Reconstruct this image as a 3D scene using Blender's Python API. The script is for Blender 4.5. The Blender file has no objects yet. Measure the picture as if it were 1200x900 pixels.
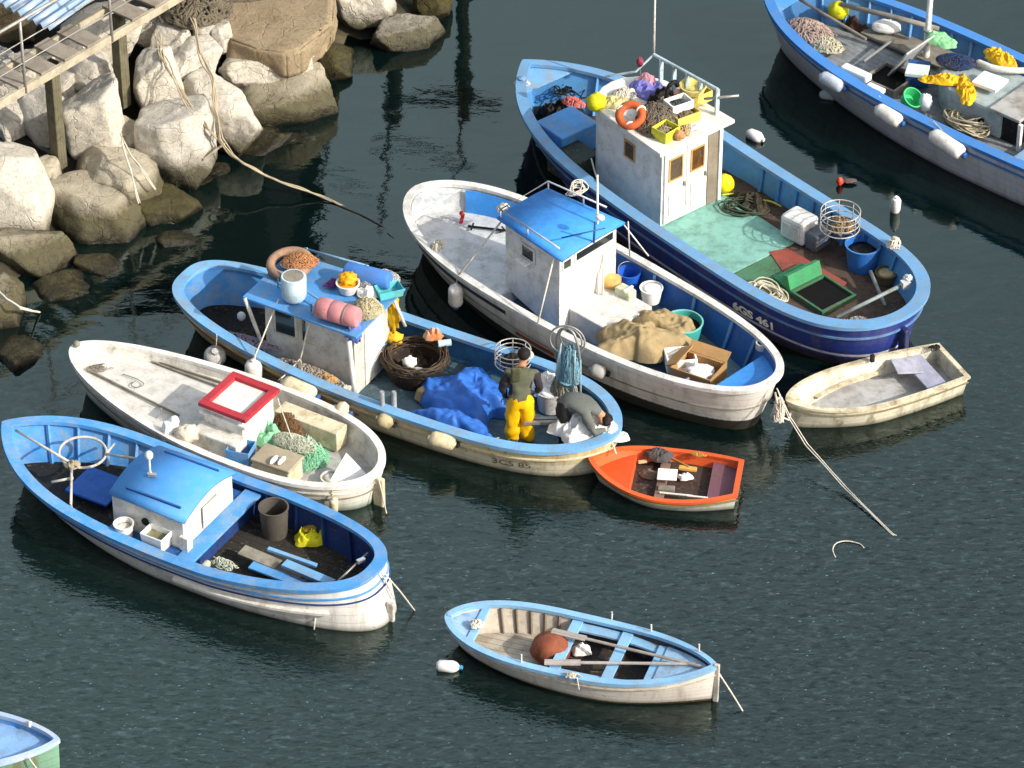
import bpy, math, random
from mathutils import Vector, Matrix, noise, Euler
PI = math.pi
sc = bpy.context.scene
COL = sc.collection
TAU = 2 * PI

# ------------------------------------------------------------------ camera
FPX, DIST, PITCH = 4600.0, 54.0, math.radians(37)
CAM = Vector((0, -DIST * math.cos(PITCH), DIST * math.sin(PITCH)))
FW = Vector((0, math.cos(PITCH), -math.sin(PITCH)))
UP = Vector((0, math.sin(PITCH), math.cos(PITCH)))
cd = bpy.data.cameras.new('camera'); cam = bpy.data.objects.new('camera', cd); COL.objects.link(cam)
cd.sensor_width = 36; cd.lens = 36 * FPX / 1200; cd.clip_start = 1; cd.clip_end = 2000
cam.location = CAM; cam.rotation_euler = (PI / 2 - PITCH, 0, 0)
sc.camera = cam

def at(px, py, z=0.0):
    """world point at height z seen at this place of the survey photograph"""
    d = FW + Vector((1, 0, 0)) * ((px - 600) / FPX) - UP * ((py - 450) / FPX)
    return CAM + d * ((z - CAM.z) / d.z)

# ------------------------------------------------------------------ materials
def lin(h):
    if isinstance(h, str):
        h = h.lstrip('#'); c = [int(h[i:i + 2], 16) / 255 for i in (0, 2, 4)]
        return tuple(x / 12.92 if x < .04045 else ((x + .055) / 1.055) ** 2.4 for x in c)
    return tuple(h)
MATS = {}
def nmat(name):
    m = bpy.data.materials.new(name); m.use_nodes = True
    nt = m.node_tree; b = nt.nodes['Principled BSDF']
    return m, nt, b
def mixc(nt, fac, a, b):
    n = nt.nodes.new('ShaderNodeMix'); n.data_type = 'RGBA'
    for i, v in ((0, fac), (6, a), (7, b)):
        if hasattr(v, 'is_linked') or hasattr(v, 'links'): nt.links.new(v, n.inputs[i])
        elif isinstance(v, (int, float)): n.inputs[i].default_value = v
        else: n.inputs[i].default_value = (*v, 1)
    return n.outputs[2]
def noi(nt, vec, scale, detail=4, rough=.55, stretch=None):
    n = nt.nodes.new('ShaderNodeTexNoise'); n.inputs['Scale'].default_value = scale
    n.inputs['Detail'].default_value = detail; n.inputs['Roughness'].default_value = rough
    if stretch:
        mp = nt.nodes.new('ShaderNodeMapping'); mp.inputs['Scale'].default_value = stretch[:3]
        if len(stretch) > 3: mp.inputs['Rotation'].default_value = (0, 0, stretch[3])
        nt.links.new(vec, mp.inputs[0]); vec = mp.outputs[0]
    nt.links.new(vec, n.inputs['Vector']); return n.outputs[0]
def ramp(nt, fac, lo, hi, v0=0., v1=1.):
    n = nt.nodes.new('ShaderNodeMapRange'); n.inputs[1].default_value = lo; n.inputs[2].default_value = hi
    n.inputs[3].default_value = v0; n.inputs[4].default_value = v1; nt.links.new(fac, n.inputs[0]); return n.outputs[0]
def mth(nt, op, a, b):
    n = nt.nodes.new('ShaderNodeMath'); n.operation = op
    for i, v in ((0, a), (1, b)):
        if isinstance(v, (int, float)): n.inputs[i].default_value = v
        else: nt.links.new(v, n.inputs[i])
    return n.outputs[0]
def bump(nt, b, h, strength, dist=.02):
    n = nt.nodes.new('ShaderNodeBump'); n.inputs['Strength'].default_value = strength; n.inputs['Distance'].default_value = dist
    nt.links.new(h, n.inputs['Height']); nt.links.new(n.outputs[0], b.inputs['Normal']); return n
def M(col, rough=.55, dirt=.35, dcol='#5a4c3a', var=.12, bmp=.25, sc_=5., metal=0., planks=None, spec=.25, fine=30):
    """weathered surface: large stains, fine grain, scratches and a little relief"""
    key = (col, rough, dirt, dcol, var, bmp, sc_, metal, planks)
    if key in MATS: return MATS[key]
    m, nt, b = nmat('surface_' + str(len(MATS)))
    geo = nt.nodes.new('ShaderNodeNewGeometry'); pos = geo.outputs['Position']
    n1 = noi(nt, pos, sc_, 6, .65); n2 = noi(nt, pos, fine, 5, .7); n3 = noi(nt, pos, 1.7, 3)
    c = lin(col); d = lin(dcol)
    base = mixc(nt, ramp(nt, n3, .3, .7), tuple(x * (1 - var) for x in c), tuple(min(1, x * (1 + var)) for x in c))
    base = mixc(nt, ramp(nt, n2, .35, .75, 0, var * 1.6), base, tuple(x * .45 for x in c))
    f = mth(nt, 'MULTIPLY', ramp(nt, n1, .44, .72), min(1, dirt * 1.35))
    base = mixc(nt, f, base, d)
    ch = mth(nt, 'MULTIPLY', ramp(nt, noi(nt, pos, 19, 6, .74), .555, .60), ramp(nt, n1, .44, .56))
    base = mixc(nt, mth(nt, 'MULTIPLY', ch, min(1, dirt * 1.3)), base, tuple(x * .5 + y * .5 for x, y in zip(d, (.30, .27, .22))))
    gr = ramp(nt, noi(nt, pos, .9, 4, .7), .35, .68, 0, dirt * .45)
    base = mixc(nt, gr, base, tuple(x * .62 for x in c))
    sp = ramp(nt, noi(nt, pos, 55, 2, .5), .66, .7, 0, dirt * .8)
    base = mixc(nt, sp, base, tuple(x * .6 for x in d))
    h = n2
    if planks:
        tc = nt.nodes.new('ShaderNodeTexCoord'); ax, wd = planks
        sx = nt.nodes.new('ShaderNodeSeparateXYZ'); nt.links.new(tc.outputs['Object'], sx.inputs[0])
        fr = mth(nt, 'FRACT', mth(nt, 'DIVIDE', sx.outputs['xyz'.index(ax)], wd), 0)
        ln = mth(nt, 'LESS_THAN', mth(nt, 'ABSOLUTE', mth(nt, 'SUBTRACT', fr, .5), 0), .06)
        base = mixc(nt, mth(nt, 'MULTIPLY', ln, .6), base, tuple(x * .25 for x in c))
    nt.links.new(base, b.inputs['Base Color'])
    nt.links.new(ramp(nt, n1, .3, .7, max(.05, rough - .12), min(1, rough + .2)), b.inputs['Roughness'])
    b.inputs['Metallic'].default_value = metal; b.inputs['Specular IOR Level'].default_value = spec
    if bmp: bump(nt, b, mth(nt, 'ADD', h, mth(nt, 'MULTIPLY', n1, 1.5)), bmp, .012)
    MATS[key] = m; return m
def hullmat(name, col, boot=None, bootz=.06, stripe=None, low=None, dirt=.3, lowz=0.3, planks=.13):
    """painted planked topside: grime above the waterline, weed below, plank seams, optional bands by height"""
    m, nt, b = nmat(name)
    geo = nt.nodes.new('ShaderNodeNewGeometry'); pos = geo.outputs['Position']
    sx = nt.nodes.new('ShaderNodeSeparateXYZ'); nt.links.new(pos, sx.inputs[0]); z = sx.outputs[2]
    c = lin(col); n1 = noi(nt, pos, 3.2, 6, .65); n2 = noi(nt, pos, 26, 5, .7); n3 = noi(nt, pos, 6, 5, .6, (1, 1, .16))
    zz = mth(nt, 'ADD', z, mth(nt, 'MULTIPLY', mth(nt, 'SUBTRACT', n1, .5), .10))
    base = mixc(nt, ramp(nt, n1, .3, .72, 0, .5), c, tuple(x * .78 for x in c))
    if low: base = mixc(nt, ramp(nt, zz, lowz + .04, lowz - .04), base, lin(low))
    if stripe:
        s0, s1, sc2 = stripe
        f = mth(nt, 'MULTIPLY', mth(nt, 'GREATER_THAN', z, s0), mth(nt, 'LESS_THAN', z, s1)); base = mixc(nt, mth(nt, 'MULTIPLY', f, .9), base, lin(sc2))
    base = mixc(nt, ramp(nt, n3, .50, .72, 0, dirt * 1.3), base, lin('#6d6045'))
    run = noi(nt, pos, 7, 4, .6, (1.6, 1.6, .10)); base = mixc(nt, ramp(nt, run, .58, .85, 0, dirt * 1.1), base, lin('#8a5a34'))
    chp = mth(nt, 'MULTIPLY', ramp(nt, noi(nt, pos, 17, 6, .72), .60, .62), ramp(nt, n1, .48, .58)); base = mixc(nt, mth(nt, 'MULTIPLY', chp, dirt * 1.6), base, lin('#7c7466'))
    base = mixc(nt, ramp(nt, n2, .6, .8, 0, dirt), base, tuple(x * .4 for x in c))
    seam = mth(nt, 'LESS_THAN', mth(nt, 'FRACT', mth(nt, 'DIVIDE', zz if False else z, planks), 0), .09)
    base = mixc(nt, mth(nt, 'MULTIPLY', seam, .34), base, tuple(x * .3 for x in c))
    zw = mth(nt, 'ADD', z, mth(nt, 'MULTIPLY', mth(nt, 'SUBTRACT', n2, .5), .05))
    if boot: base = mixc(nt, ramp(nt, zw, bootz + .008, bootz - .008), base, lin(boot))
    base = mixc(nt, ramp(nt, zw, .10, .0, 0, .75), base, lin('#3a3a24'))
    nt.links.new(base, b.inputs['Base Color']); b.inputs['Specular IOR Level'].default_value = .35
    nt.links.new(ramp(nt, n1, .3, .7, .35, .6), b.inputs['Roughness'])
    bump(nt, b, mth(nt, 'ADD', n2, mth(nt, 'MULTIPLY', seam, -1.5)), .3, .01)
    return m

# ------------------------------------------------------------------ mesh builder
class MB:
    def __init__(s): s.v = []; s.f = []; s.mi = []; s.cur = 0
    def add(s, vs, fs):
        o = len(s.v); s.v += [Vector(p) for p in vs]
        for f in fs: s.f.append([o + i for i in f]); s.mi.append(s.cur)
        return s
    def box(s, c, size, rz=0, rx=0, ry=0, taper=1.):
        R = Euler((rx, ry, rz)).to_matrix(); c = Vector(c); a, b, h = [x / 2 for x in size]
        vs = []
        for z in (-1, 1):
            k = taper if z > 0 else 1
            for x, y in ((-1, -1), (1, -1), (1, 1), (-1, 1)): vs.append(c + R @ Vector((x * a * k, y * b * k, z * h)))
        return s.add(vs, [(3, 2, 1, 0), (4, 5, 6, 7), (0, 1, 5, 4), (1, 2, 6, 5), (2, 3, 7, 6), (3, 0, 4, 7)])
    def tray(s, c, size, th, rz=0, rx=0, ry=0, taper=1.0):
        """open box"""
        R = Euler((rx, ry, rz)).to_matrix(); c = Vector(c); a, b, h = size[0] / 2, size[1] / 2, size[2]
        def ring(a1, b1, z): return [c + R @ Vector((x * a1, y * b1, z)) for x, y in ((-1, -1), (1, -1), (1, 1), (-1, 1))]
        vs = ring(a * taper, b * taper, 0) + ring(a, b, h) + ring(a - th, b - th, h) + ring(a * taper - th, b * taper - th, th)
        fs = [(3, 2, 1, 0), (12, 13, 14, 15)]
        for r in range(3):
            for i in range(4):
                j = (i + 1) % 4; fs.append((r * 4 + i, r * 4 + j, r * 4 + 4 + j, r * 4 + 4 + i))
        return s.add(vs, fs)
    def tube(s, pts, r, seg=6, closed=False):
        pts = [Vector(p) for p in pts]; n = len(pts); vs = []; up = Vector((0, 0, 1)); prev = None
        rr = r if isinstance(r, (list, tuple)) else [r] * n
        for i, p in enumerate(pts):
            if closed: d = pts[(i + 1) % n] - pts[i - 1]
            else: d = pts[min(i + 1, n - 1)] - pts[max(i - 1, 0)]
            if d.length < 1e-7: d = Vector((0, 0, 1))
            d.normalize()
            if prev is None:
                a = d.cross(up)
                if a.length < .1: a = d.cross(Vector((1, 0, 0)))
            else: a = prev - d * prev.dot(d)
            if a.length < 1e-5: a = d.orthogonal()
            a.normalize(); b = d.cross(a); prev = a
            for k in range(seg):
                t = TAU * k / seg; vs.append(p + (a * math.cos(t) + b * math.sin(t)) * rr[i])
        fs = []
        for i in range(n if closed else n - 1):
            j = (i + 1) % n
            for k in range(seg):
                l = (k + 1) % seg; fs.append((i * seg + k, i * seg + l, j * seg + l, j * seg + k))
        if not closed: fs.append(tuple(range(seg))[::-1]); fs.append(tuple((n - 1) * seg + k for k in range(seg)))
        return s.add(vs, fs)
    def ringtube(s, c, rx, ry, r, n=24, seg=6, rz=0, tilt=(0, 0)):
        R = Euler((tilt[0], tilt[1], rz)).to_matrix(); c = Vector(c)
        return s.tube([c + R @ Vector((rx * math.cos(TAU * i / n), ry * math.sin(TAU * i / n), 0)) for i in range(n)], r, seg, True)
    def lathe(s, prof, c=(0, 0, 0), seg=20, rot=(0, 0, 0), sy=1., cap=True):
        R = Euler(rot).to_matrix(); c = Vector(c); vs = []; fs = []
        for r, z in prof:
            for k in range(seg):
                t = TAU * k / seg; vs.append(c + R @ Vector((r * math.cos(t), r * sy * math.sin(t), z)))
        for i in range(len(prof) - 1):
            for k in range(seg):
                l = (k + 1) % seg; fs.append((i * seg + k, i * seg + l, (i + 1) * seg + l, (i + 1) * seg + k))
        if cap and prof[0][0] > 1e-4: fs.append(tuple(range(seg))[::-1])
        if cap and prof[-1][0] > 1e-4: fs.append(tuple((len(prof) - 1) * seg + k for k in range(seg)))
        return s.add(vs, fs)
    def prism(s, pts, z0, z1, M_=None):
        n = len(pts); M_ = M_ or Matrix()
        vs = [M_ @ Vector((x, y, z0)) for x, y in pts] + [M_ @ Vector((x, y, z1)) for x, y in pts]
        return s.add(vs, [tuple(range(n))[::-1], tuple(range(n, 2 * n))] + [(i, (i + 1) % n, n + (i + 1) % n, n + i) for i in range(n)])
    def grid(s, rows, close=False):
        n = len(rows[0]); vs = [p for r in rows for p in r]; fs = []
        for i in range(len(rows) - 1):
            for j in range(n if close else n - 1):
                k = (j + 1) % n; fs.append((i * n + j, i * n + k, (i + 1) * n + k, (i + 1) * n + j))
        return s.add(vs, fs)
    def blob(s, c, r, amp=.15, freq=2.5, seed=0, seg=18, rings=12, rot=0):
        c = Vector(c); R = Matrix.Rotation(rot, 3, 'Z'); rows = []
        for i in range(rings + 1):
            ph = PI * i / rings; row = []
            for k in range(seg):
                t = TAU * k / seg; d = Vector((math.sin(ph) * math.cos(t), math.sin(ph) * math.sin(t), math.cos(ph)))
                q = 1 + amp * noise.noise(d * freq + Vector((seed, 0, 0))) * 2
                row.append(c + R @ Vector((d.x * r[0] * q, d.y * r[1] * q, d.z * r[2] * q)))
            rows.append(row)
        return s.grid(rows, True)
    def build(s, name, mat, parent=None, smooth=False, bev=0, sub=0, solid=0, loc=None, rz=0, weld=False, ang=None):
        me = bpy.data.meshes.new(name); me.from_pydata([tuple(p) for p in s.v], [], s.f); me.update()
        mats = mat if isinstance(mat, (list, tuple)) else [mat]
        for m in mats: me.materials.append(m)
        if len(mats) > 1:
            for p, i in zip(me.polygons, s.mi): p.material_index = i
        o = bpy.data.objects.new(name, me); COL.objects.link(o)
        if parent: o.parent = parent
        if loc is not None: o.location = loc
        o.rotation_euler.z = rz
        import bmesh
        bm = bmesh.new(); bm.from_mesh(me)
        if weld: bmesh.ops.remove_doubles(bm, verts=bm.verts, dist=1e-4)
        bmesh.ops.recalc_face_normals(bm, faces=bm.faces); bm.to_mesh(me); bm.free()
        if smooth:
            for p in me.polygons: p.use_smooth = True
            if ang is not None: me.set_sharp_from_angle(angle=math.radians(ang))
        if solid:
            md = o.modifiers.new('solid', 'SOLIDIFY'); md.thickness = solid
        if bev:
            md = o.modifiers.new('bevel', 'BEVEL'); md.width = bev; md.segments = 2; md.limit_method = 'ANGLE'
        if sub:
            md = o.modifiers.new('sub', 'SUBSURF'); md.levels = sub; md.render_levels = sub
        return o

def tag(o, label, cat, group=None, kind=None):
    if label: o['label'] = label
    if cat: o['category'] = cat
    if group: o['group'] = group
    if kind: o['kind'] = kind
    return o
def thing(name, label, cat, loc, rz=0, group=None):
    o = bpy.data.objects.new(name, None); COL.objects.link(o); o.location = loc; o.rotation_euler.z = rz
    o.empty_display_size = .1
    return tag(o, label, cat, group)
def solo(mb, name, label, cat, mat, loc, rz=0, group=None, **kw):
    return tag(mb.build(name, mat, None, loc=loc, rz=rz, **kw), label, cat, group)

# common materials
WHT = M('#e9e7e0', .45, .35, '#8a7c62'); WHT2 = M('#dcdad2', .5, .5, '#7d7056'); CLEANW = M('#f1f0ec', .4, .12, '#9a9078', .05, .1)
BLU = M('#4f97d8', .5, .5, '#93a0a6', .22); BLUD = M('#2a5c9e', .45, .3, '#26303c'); BLUL = M('#74aedd', .5, .55, '#8f8a80', .2)
NAVY = M('#27427c', .45, .3, '#15161c'); BLUB = M('#3f93e6', .5, .25, '#284a78')
DARK = M('#262422', .7, .4, '#121110'); ROOFB = M('#4a93d8', .5, .15, '#86a0b4', .06); BLACK = M('#0d0d0e', .6, .2, '#222222'); GREYW = M('#8f8a7e', .75, .5, '#4a4436')
WOOD = M('#8d7352', .7, .5, '#4b3a26'); CREAM = M('#d9cfb2', .55, .45, '#8c7748'); STEEL = M('#a9a9a6', .4, .5, '#6b5a48', metal=.5)
RUST = M('#7d5138', .8, .6, '#3d2a20'); ROPE = M('#b9ab90', .9, .4, '#6f624c', bmp=.5, fine=90); ROPEW = M('#d8d2c4', .9, .3, '#8a7c68', fine=90)
ROPEB = M('#6f9db0', .9, .4, '#54606a', fine=90); RUBBER = M('#1b1b1c', .8, .4, '#36322c'); YEL = M('#e3b31c', .5, .25, '#8f6c1c')
YELB = M('#d9d520', .55, .35, '#8f8c28', .15, .4); ORG = M('#e0652b', .5, .3, '#8a4426'); RED = M('#b8303a', .45, .25, '#6d2a2c')
FOAM = M('#f4f3f0', .7, .12, '#a8a294', .04, .3); CARD = M('#b58d5c', .8, .3, '#7f6440'); TARP = M('#356fc6', .45, .2, '#1b3f86', .12, .3)
CANVAS = M('#a3906a', .85, .35, '#6c5c40', .12, .6); GREENN = M('#93d3ac', .8, .3, '#4f7a60', fine=80); TEAL = M('#43b0a6', .4, .25, '#3c7a74')
GLASS = None
def glassmat():
    m, nt, b = nmat('window_glass'); b.inputs['Base Color'].default_value = (.02, .025, .025, 1); b.inputs['Roughness'].default_value = .08
    b.inputs['Specular IOR Level'].default_value = .8; return m
GLASS = glassmat()
FEND = M('#ece9e2', .4, .4, '#9a9078', .06, .15); FENDC = M('#ddd3b4', .5, .5, '#9a8858'); 

# ------------------------------------------------------------------ boats
class Boat:
    def __init__(s, name, label, fr, B, s0, pf, qf, pa, qa, hs, rb=.35, rs=.15, am=.14, ab=.75, as_=.35, zk=-.38, tr=None):
        s.x0, s.y0, s.h, s.L = fr; s.B = B; s.s0 = s0; s.pf = pf; s.qf = qf; s.pa = pa; s.qa = qa; s.hs = hs
        s.rb = rb; s.rs = rs; s.am = am; s.ab = ab; s.as_ = as_; s.zk = zk; s.tr = tr
        c = Vector((s.x0 + math.cos(s.h) * s.L / 2, s.y0 + math.sin(s.h) * s.L / 2, 0))
        s.o = thing(name, label, 'boat', c, s.h, 'fishing boats moored in the harbour'); s.c = c
        s.ks = [(1 - math.cos(PI * i / 72)) / 2 for i in range(73)]
    def b(s, t):
        if t < s.s0:
            u = (s.s0 - t) / s.s0; return s.B * max(0, 1 - u ** s.pf) ** (1 / s.qf)
        u = (t - s.s0) / (1 - s.s0)
        if s.tr is not None: return s.B - (s.B - s.tr) * u ** s.pa
        return s.B * max(0, 1 - u ** s.pa) ** (1 / s.qa)
    def zs(s, t):
        zb, zm, za = s.hs
        return zm + (zb - zm) * max(0, (.55 - t) / .55) ** 1.8 + (za - zm) * max(0, (t - .55) / .45) ** 1.8
    def pt(s, t, v, sg, w=0.0, zoff=0.0):
        v = max(v, 0.0)
        a = s.am + (s.ab - s.am) * max(0, 1 - t / .5) ** 1.4 + (s.as_ - s.am) * max(0, (t - .6) / .4) ** 1.5
        y = s.b(t) * (v ** a if v > 0 else 0)
        x = t * s.L - s.L / 2 + s.rb * (1 - v) ** 1.2 * max(0, 1 - t / .4) - s.rs * (1 - v) * max(0, (t - .6) / .4)
        z = s.zk + (s.zs(t) - s.zk) * v + zoff
        return Vector((x * (1 - 2 * w / s.L), y * sg * (s.B - w) / s.B, z))
    def atz(s, t, z, sg, w=0.0):
        p = s.pt(t, (z - s.zk) / (s.zs(t) - s.zk), sg, w); p.z = z; return p
    def hull(s, mat, name='hull'):
        mb = MB(); vs = [0, .08, .2, .3, .4, .5, .6, .7, .8, .9, 1]
        for sg in (1, -1): mb.grid([[s.pt(t, v, sg) for v in vs] for t in s.ks])
        if s.tr is not None: mb.grid([[s.pt(1, v, 1) for v in vs], [s.pt(1, v, -1) for v in vs]])
        return mb.build(name, mat, s.o, smooth=True, weld=True, ang=50)
    def loop(s, w, zoff=0, v=1.0):
        ks = s.ks; a = [s.pt(t, v, 1, w, zoff) for t in ks]; b = [s.pt(t, v, -1, w, zoff) for t in reversed(ks)]
        return a + (b if s.tr is not None else b[1:])[:-1 if s.tr is None else None][: None]
    def rail(s, mat, wo=-.03, wi=.10, z0=-.03, z1=.025, name='gunwale', v=1.0):
        A, B_, C, D = s.loop(wo, z0, v), s.loop(wo, z1, v), s.loop(wi, z1, v), s.loop(wi, z0, v); n = len(A); mb = MB()
        mb.grid([A, B_, C, D, A], True)
        return mb.build(name, mat, s.o, smooth=True, weld=True, ang=40)
    def strake(s, v, mat, wo=-.022, h=.014, t0=0.0, t1=1.0, name='rub_strake', sides=(1, -1)):
        mb = MB()
        for sg in sides:
            ts = [t for t in s.ks if t0 <= t <= t1]; R = [[], [], [], []]
            for t in ts:
                for r, (w, dz) in zip(R, ((.01, -h), (wo, -h * .7), (wo, h * .7), (.01, h))): r.append(s.pt(t, v, sg, w, dz))
            mb.grid(R)
        return mb.build(name, mat, s.o, smooth=True, ang=40)
    def inner(s, mat, zd, w=.055, name='bulwark', t0=0., t1=1., z1=None):
        mb = MB(); ts = [t for t in s.ks if t0 <= t <= t1]
        for sg in (1, -1):
            mb.grid([[s.atz(t, (zd if not callable(zd) else zd(t)) + ((s.zs(t) - .0) - (zd if not callable(zd) else zd(t))) * k / 4, sg, w) for k in range(5)] for t in ts])
        if s.tr is not None and t1 >= 1: mb.grid([[s.atz(1, zd + (s.zs(1) - zd) * k / 2, 1, w) for k in range(3)], [s.atz(1, zd + (s.zs(1) - zd) * k / 2, -1, w) for k in range(3)]])
        return mb.build(name, mat, s.o, smooth=True, weld=True, ang=60)
    def deck(s, mat, z, t0=0., t1=1., w=.05, name='deck', edge=None):
        mb = MB(); ts = [t0] + [t for t in s.ks if t0 < t < t1] + [t1]; zf = z if callable(z) else (lambda t: z)
        rows = []
        for t in ts:
            a = s.atz(t, zf(t), 1, w); b = s.atz(t, zf(t), -1, w); rows.append([a.lerp(b, k / 8) + Vector((0, 0, .0)) for k in range(9)])
        mb.grid(rows)
        o = mb.build(name, mat, s.o, weld=True)
        md = o.modifiers.new('s', 'SOLIDIFY'); md.thickness = .02; md.offset = 0
        return o
    def bulkhead(s, mat, t, z0, z1, w=.05, name='bulkhead', th=.03):
        mb = MB(); zz = [z0 + (z1 - z0) * k / 4 for k in range(5)]
        prof = [s.atz(t, z, 1, w) for z in zz] + [s.atz(t, z, -1, w) for z in reversed(zz)]
        x = sum(p.x for p in prof) / len(prof)
        mb.add([(x - th / 2, p.y, p.z) for p in prof] + [(x + th / 2, p.y, p.z) for p in prof],
               [tuple(range(10)), tuple(range(19, 9, -1))] + [(i, (i + 1) % 10, 10 + (i + 1) % 10, 10 + i) for i in range(10)])
        return mb.build(name, mat, s.o)
    def ribs(s, mat, ts, zd, w=.085, r=.022, sides=(1, -1), name='rib'):
        for t in ts:
            for sg in sides:
                z1 = s.zs(t) - .04; P = [s.atz(t, zd + (z1 - zd) * k / 4, sg, w) for k in range(5)]
                MB().tube(P, r * 1.3, 4).build(name, mat, s.o)
    def l(s, px, py, z):
        w = at(px, py, z) - s.c; c, q = math.cos(s.h), math.sin(s.h)
        return Vector((w.x * c + w.y * q, -w.x * q + w.y * c, z))
    def w(s, p):
        c, q = math.cos(s.h), math.sin(s.h); return Vector((s.c.x + p[0] * c - p[1] * q, s.c.y + p[0] * q + p[1] * c, p[2]))
    def part(s, mb, name, mat, **kw): return mb.build(name, mat, s.o, **kw)
    def text(s, txt, t0, v, size, mat, label_name='registration_number', bold=.004, sx=1.0):
        cu = bpy.data.curves.new('tmp', 'FONT'); cu.body = txt; cu.size = size; cu.offset = bold; cu.resolution_u = 3
        to = bpy.data.objects.new('tmp', cu); COL.objects.link(to); bpy.context.view_layer.update()
        me = bpy.data.meshes.new_from_object(to.evaluated_get(bpy.context.evaluated_depsgraph_get()))
        bpy.data.objects.remove(to); acc = []; L = 0; prev = None
        for i in range(400):
            t = t0 + (1 - t0) * i / 400; p = s.pt(t, v, -1)
            if prev is not None: L += (p - prev).length
            prev = p; acc.append((L, t))
        zb = s.pt(t0, v, -1).z
        for vt in me.vertices:
            u = vt.co.x * sx; t = acc[-1][1]
            for a, q in acc:
                if a >= u: t = q; break
            p0 = s.pt(t, v, -1); z = p0.z + vt.co.y; p = s.atz(t, z, -1); vt.co = (p.x, p.y - .012, z)
        me.materials.clear(); me.materials.append(mat)
        o = bpy.data.objects.new(label_name, me); COL.objects.link(o); o.parent = s.o; return o

# small item builders ---------------------------------------------------------
def catmull(pts, n=6):
    pts = [Vector(p) for p in pts]; P = [pts[0]] + pts + [pts[-1]]; out = []
    for i in range(1, len(P) - 2):
        for k in range(n):
            t = k / n; a, b, c, d = P[i - 1:i + 3]
            out.append(.5 * ((2 * b) + (c - a) * t + (2 * a - 5 * b + 4 * c - d) * t * t + (3 * b - a - 3 * c + d) * t ** 3))
    out.append(pts[-1]); return out
def rope(name, label, pts, r, mat=None, sag=0, cat='rope', group=None, strands=1, parent=None, jit=0.01):
    """pts: world points"""
    rng = random.Random(len(label) * 7 + int(abs(pts[0][0]) * 100)); o = Vector(pts[0]); mb = MB()
    for k in range(strands):
        P = []
        for i in range(len(pts) - 1):
            a, b = Vector(pts[i]), Vector(pts[i + 1])
            for q in range(8):
                u = q / 8; p = a.lerp(b, u); p.z -= sag * 4 * u * (1 - u); P.append(p)
        P.append(Vector(pts[-1])); off = Vector((rng.uniform(-1, 1), rng.uniform(-1, 1), rng.uniform(0, 1))) * (r * 2.2 if k else 0)
        n = len(P)
        P = [p - o + off * math.sin(PI * min(1, i / n * 1.0 + .1)) + Vector((noise.noise(p * 2 + Vector((k * 9, 0, 0))), noise.noise(p * 2 + Vector((0, k * 9, 5))), 0)) * jit * 2 for i, p in enumerate(P)]
        mb.tube(catmull(P, 2), r, 6)
    ob = mb.build(name, mat or ROPE, parent, smooth=True, loc=o)
    return tag(ob, label, cat, group)
def tangle(rx, ry, h, n, r, seed, loops=False, seg=5, steps=26, spread=1.0):
    rng = random.Random(seed); mb = MB()
    for k in range(n):
        pts = []
        if loops:
            cx, cy = rng.gauss(0, rx * .16), rng.gauss(0, ry * .16); a = rx * rng.uniform(.45, .9); b = ry * rng.uniform(.45, .9); z = h * (k / n) * rng.uniform(.7, 1); ph = rng.random() * 6
            tl = rng.uniform(-.1, .1)
            for i in range(steps):
                t = TAU * i / steps; pts.append((cx + a * math.cos(t + ph) * (1 + .08 * math.sin(3 * t + ph)), cy + b * math.sin(t + ph), max(r, z + tl * math.cos(t) + rng.uniform(-.4, .4) * r)))
            mb.tube(pts, r, seg, True)
        else:
            x, y = rng.gauss(0, rx * .4), rng.gauss(0, ry * .4); a = rng.random() * TAU; w = rng.uniform(-.9, .9)
            st = min(rx, ry) * rng.uniform(.12, .28)
            for i in range(steps):
                w += rng.uniform(-.5, .5); w = max(-1.2, min(1.2, w)); a += w; x += math.cos(a) * st; y += math.sin(a) * st
                q = (x / rx) ** 2 + (y / ry) ** 2
                if q > 1: x *= .86; y *= .86; a += 1.3
                zz = h * max(0, 1 - q) ** .7; pts.append((x, y, r + zz * rng.uniform(.35, 1)))
            mb.tube(catmull(pts, 2), r, seg)
    return mb
def heap(rx, ry, h, seed, fold=.5, nr=30, ns=84, freq=3.0, edge=.2, flat=.6, crease=.16):
    """crumpled cloth or net lying in a pile"""
    rows = []; o = Vector((seed * 3.1, seed * 1.7, 0)); mb = MB()
    for i in range(nr + 1):
        q = i / nr; row = []
        for k in range(ns):
            t = TAU * k / ns; e = 1 + edge * 2 * noise.noise(Vector((math.cos(t) * 1.3, math.sin(t) * 1.3, seed)))
            x, y = rx * q * e * math.cos(t), ry * q * e * math.sin(t); p = Vector((x * freq, y * freq, 0)) + o
            rg = 1 - abs(noise.noise(p * 1.0)) * 2.2; r2 = 1 - abs(noise.noise(p * 2.3)) * 2
            r3 = 1 - abs(noise.noise(Vector((p.x * 4.6, p.y * 1.4, p.z)))) * 2
            z = h * max(0, 1 - q ** 2.6) ** flat * (1 - fold + fold * (.62 * rg + .36 * (r2 if crease > .1 else .6 + .3 * r2) + crease * r3)) + h * .10 * noise.noise(p * 6)
            row.append((x + .06 * rx * noise.noise(p * 3), y + .06 * ry * noise.noise(p * 3 + Vector((9, 9, 9))), max(z, .004 * i / nr + .004)))
        rows.append(row)
    return mb.grid(rows, True)
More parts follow.
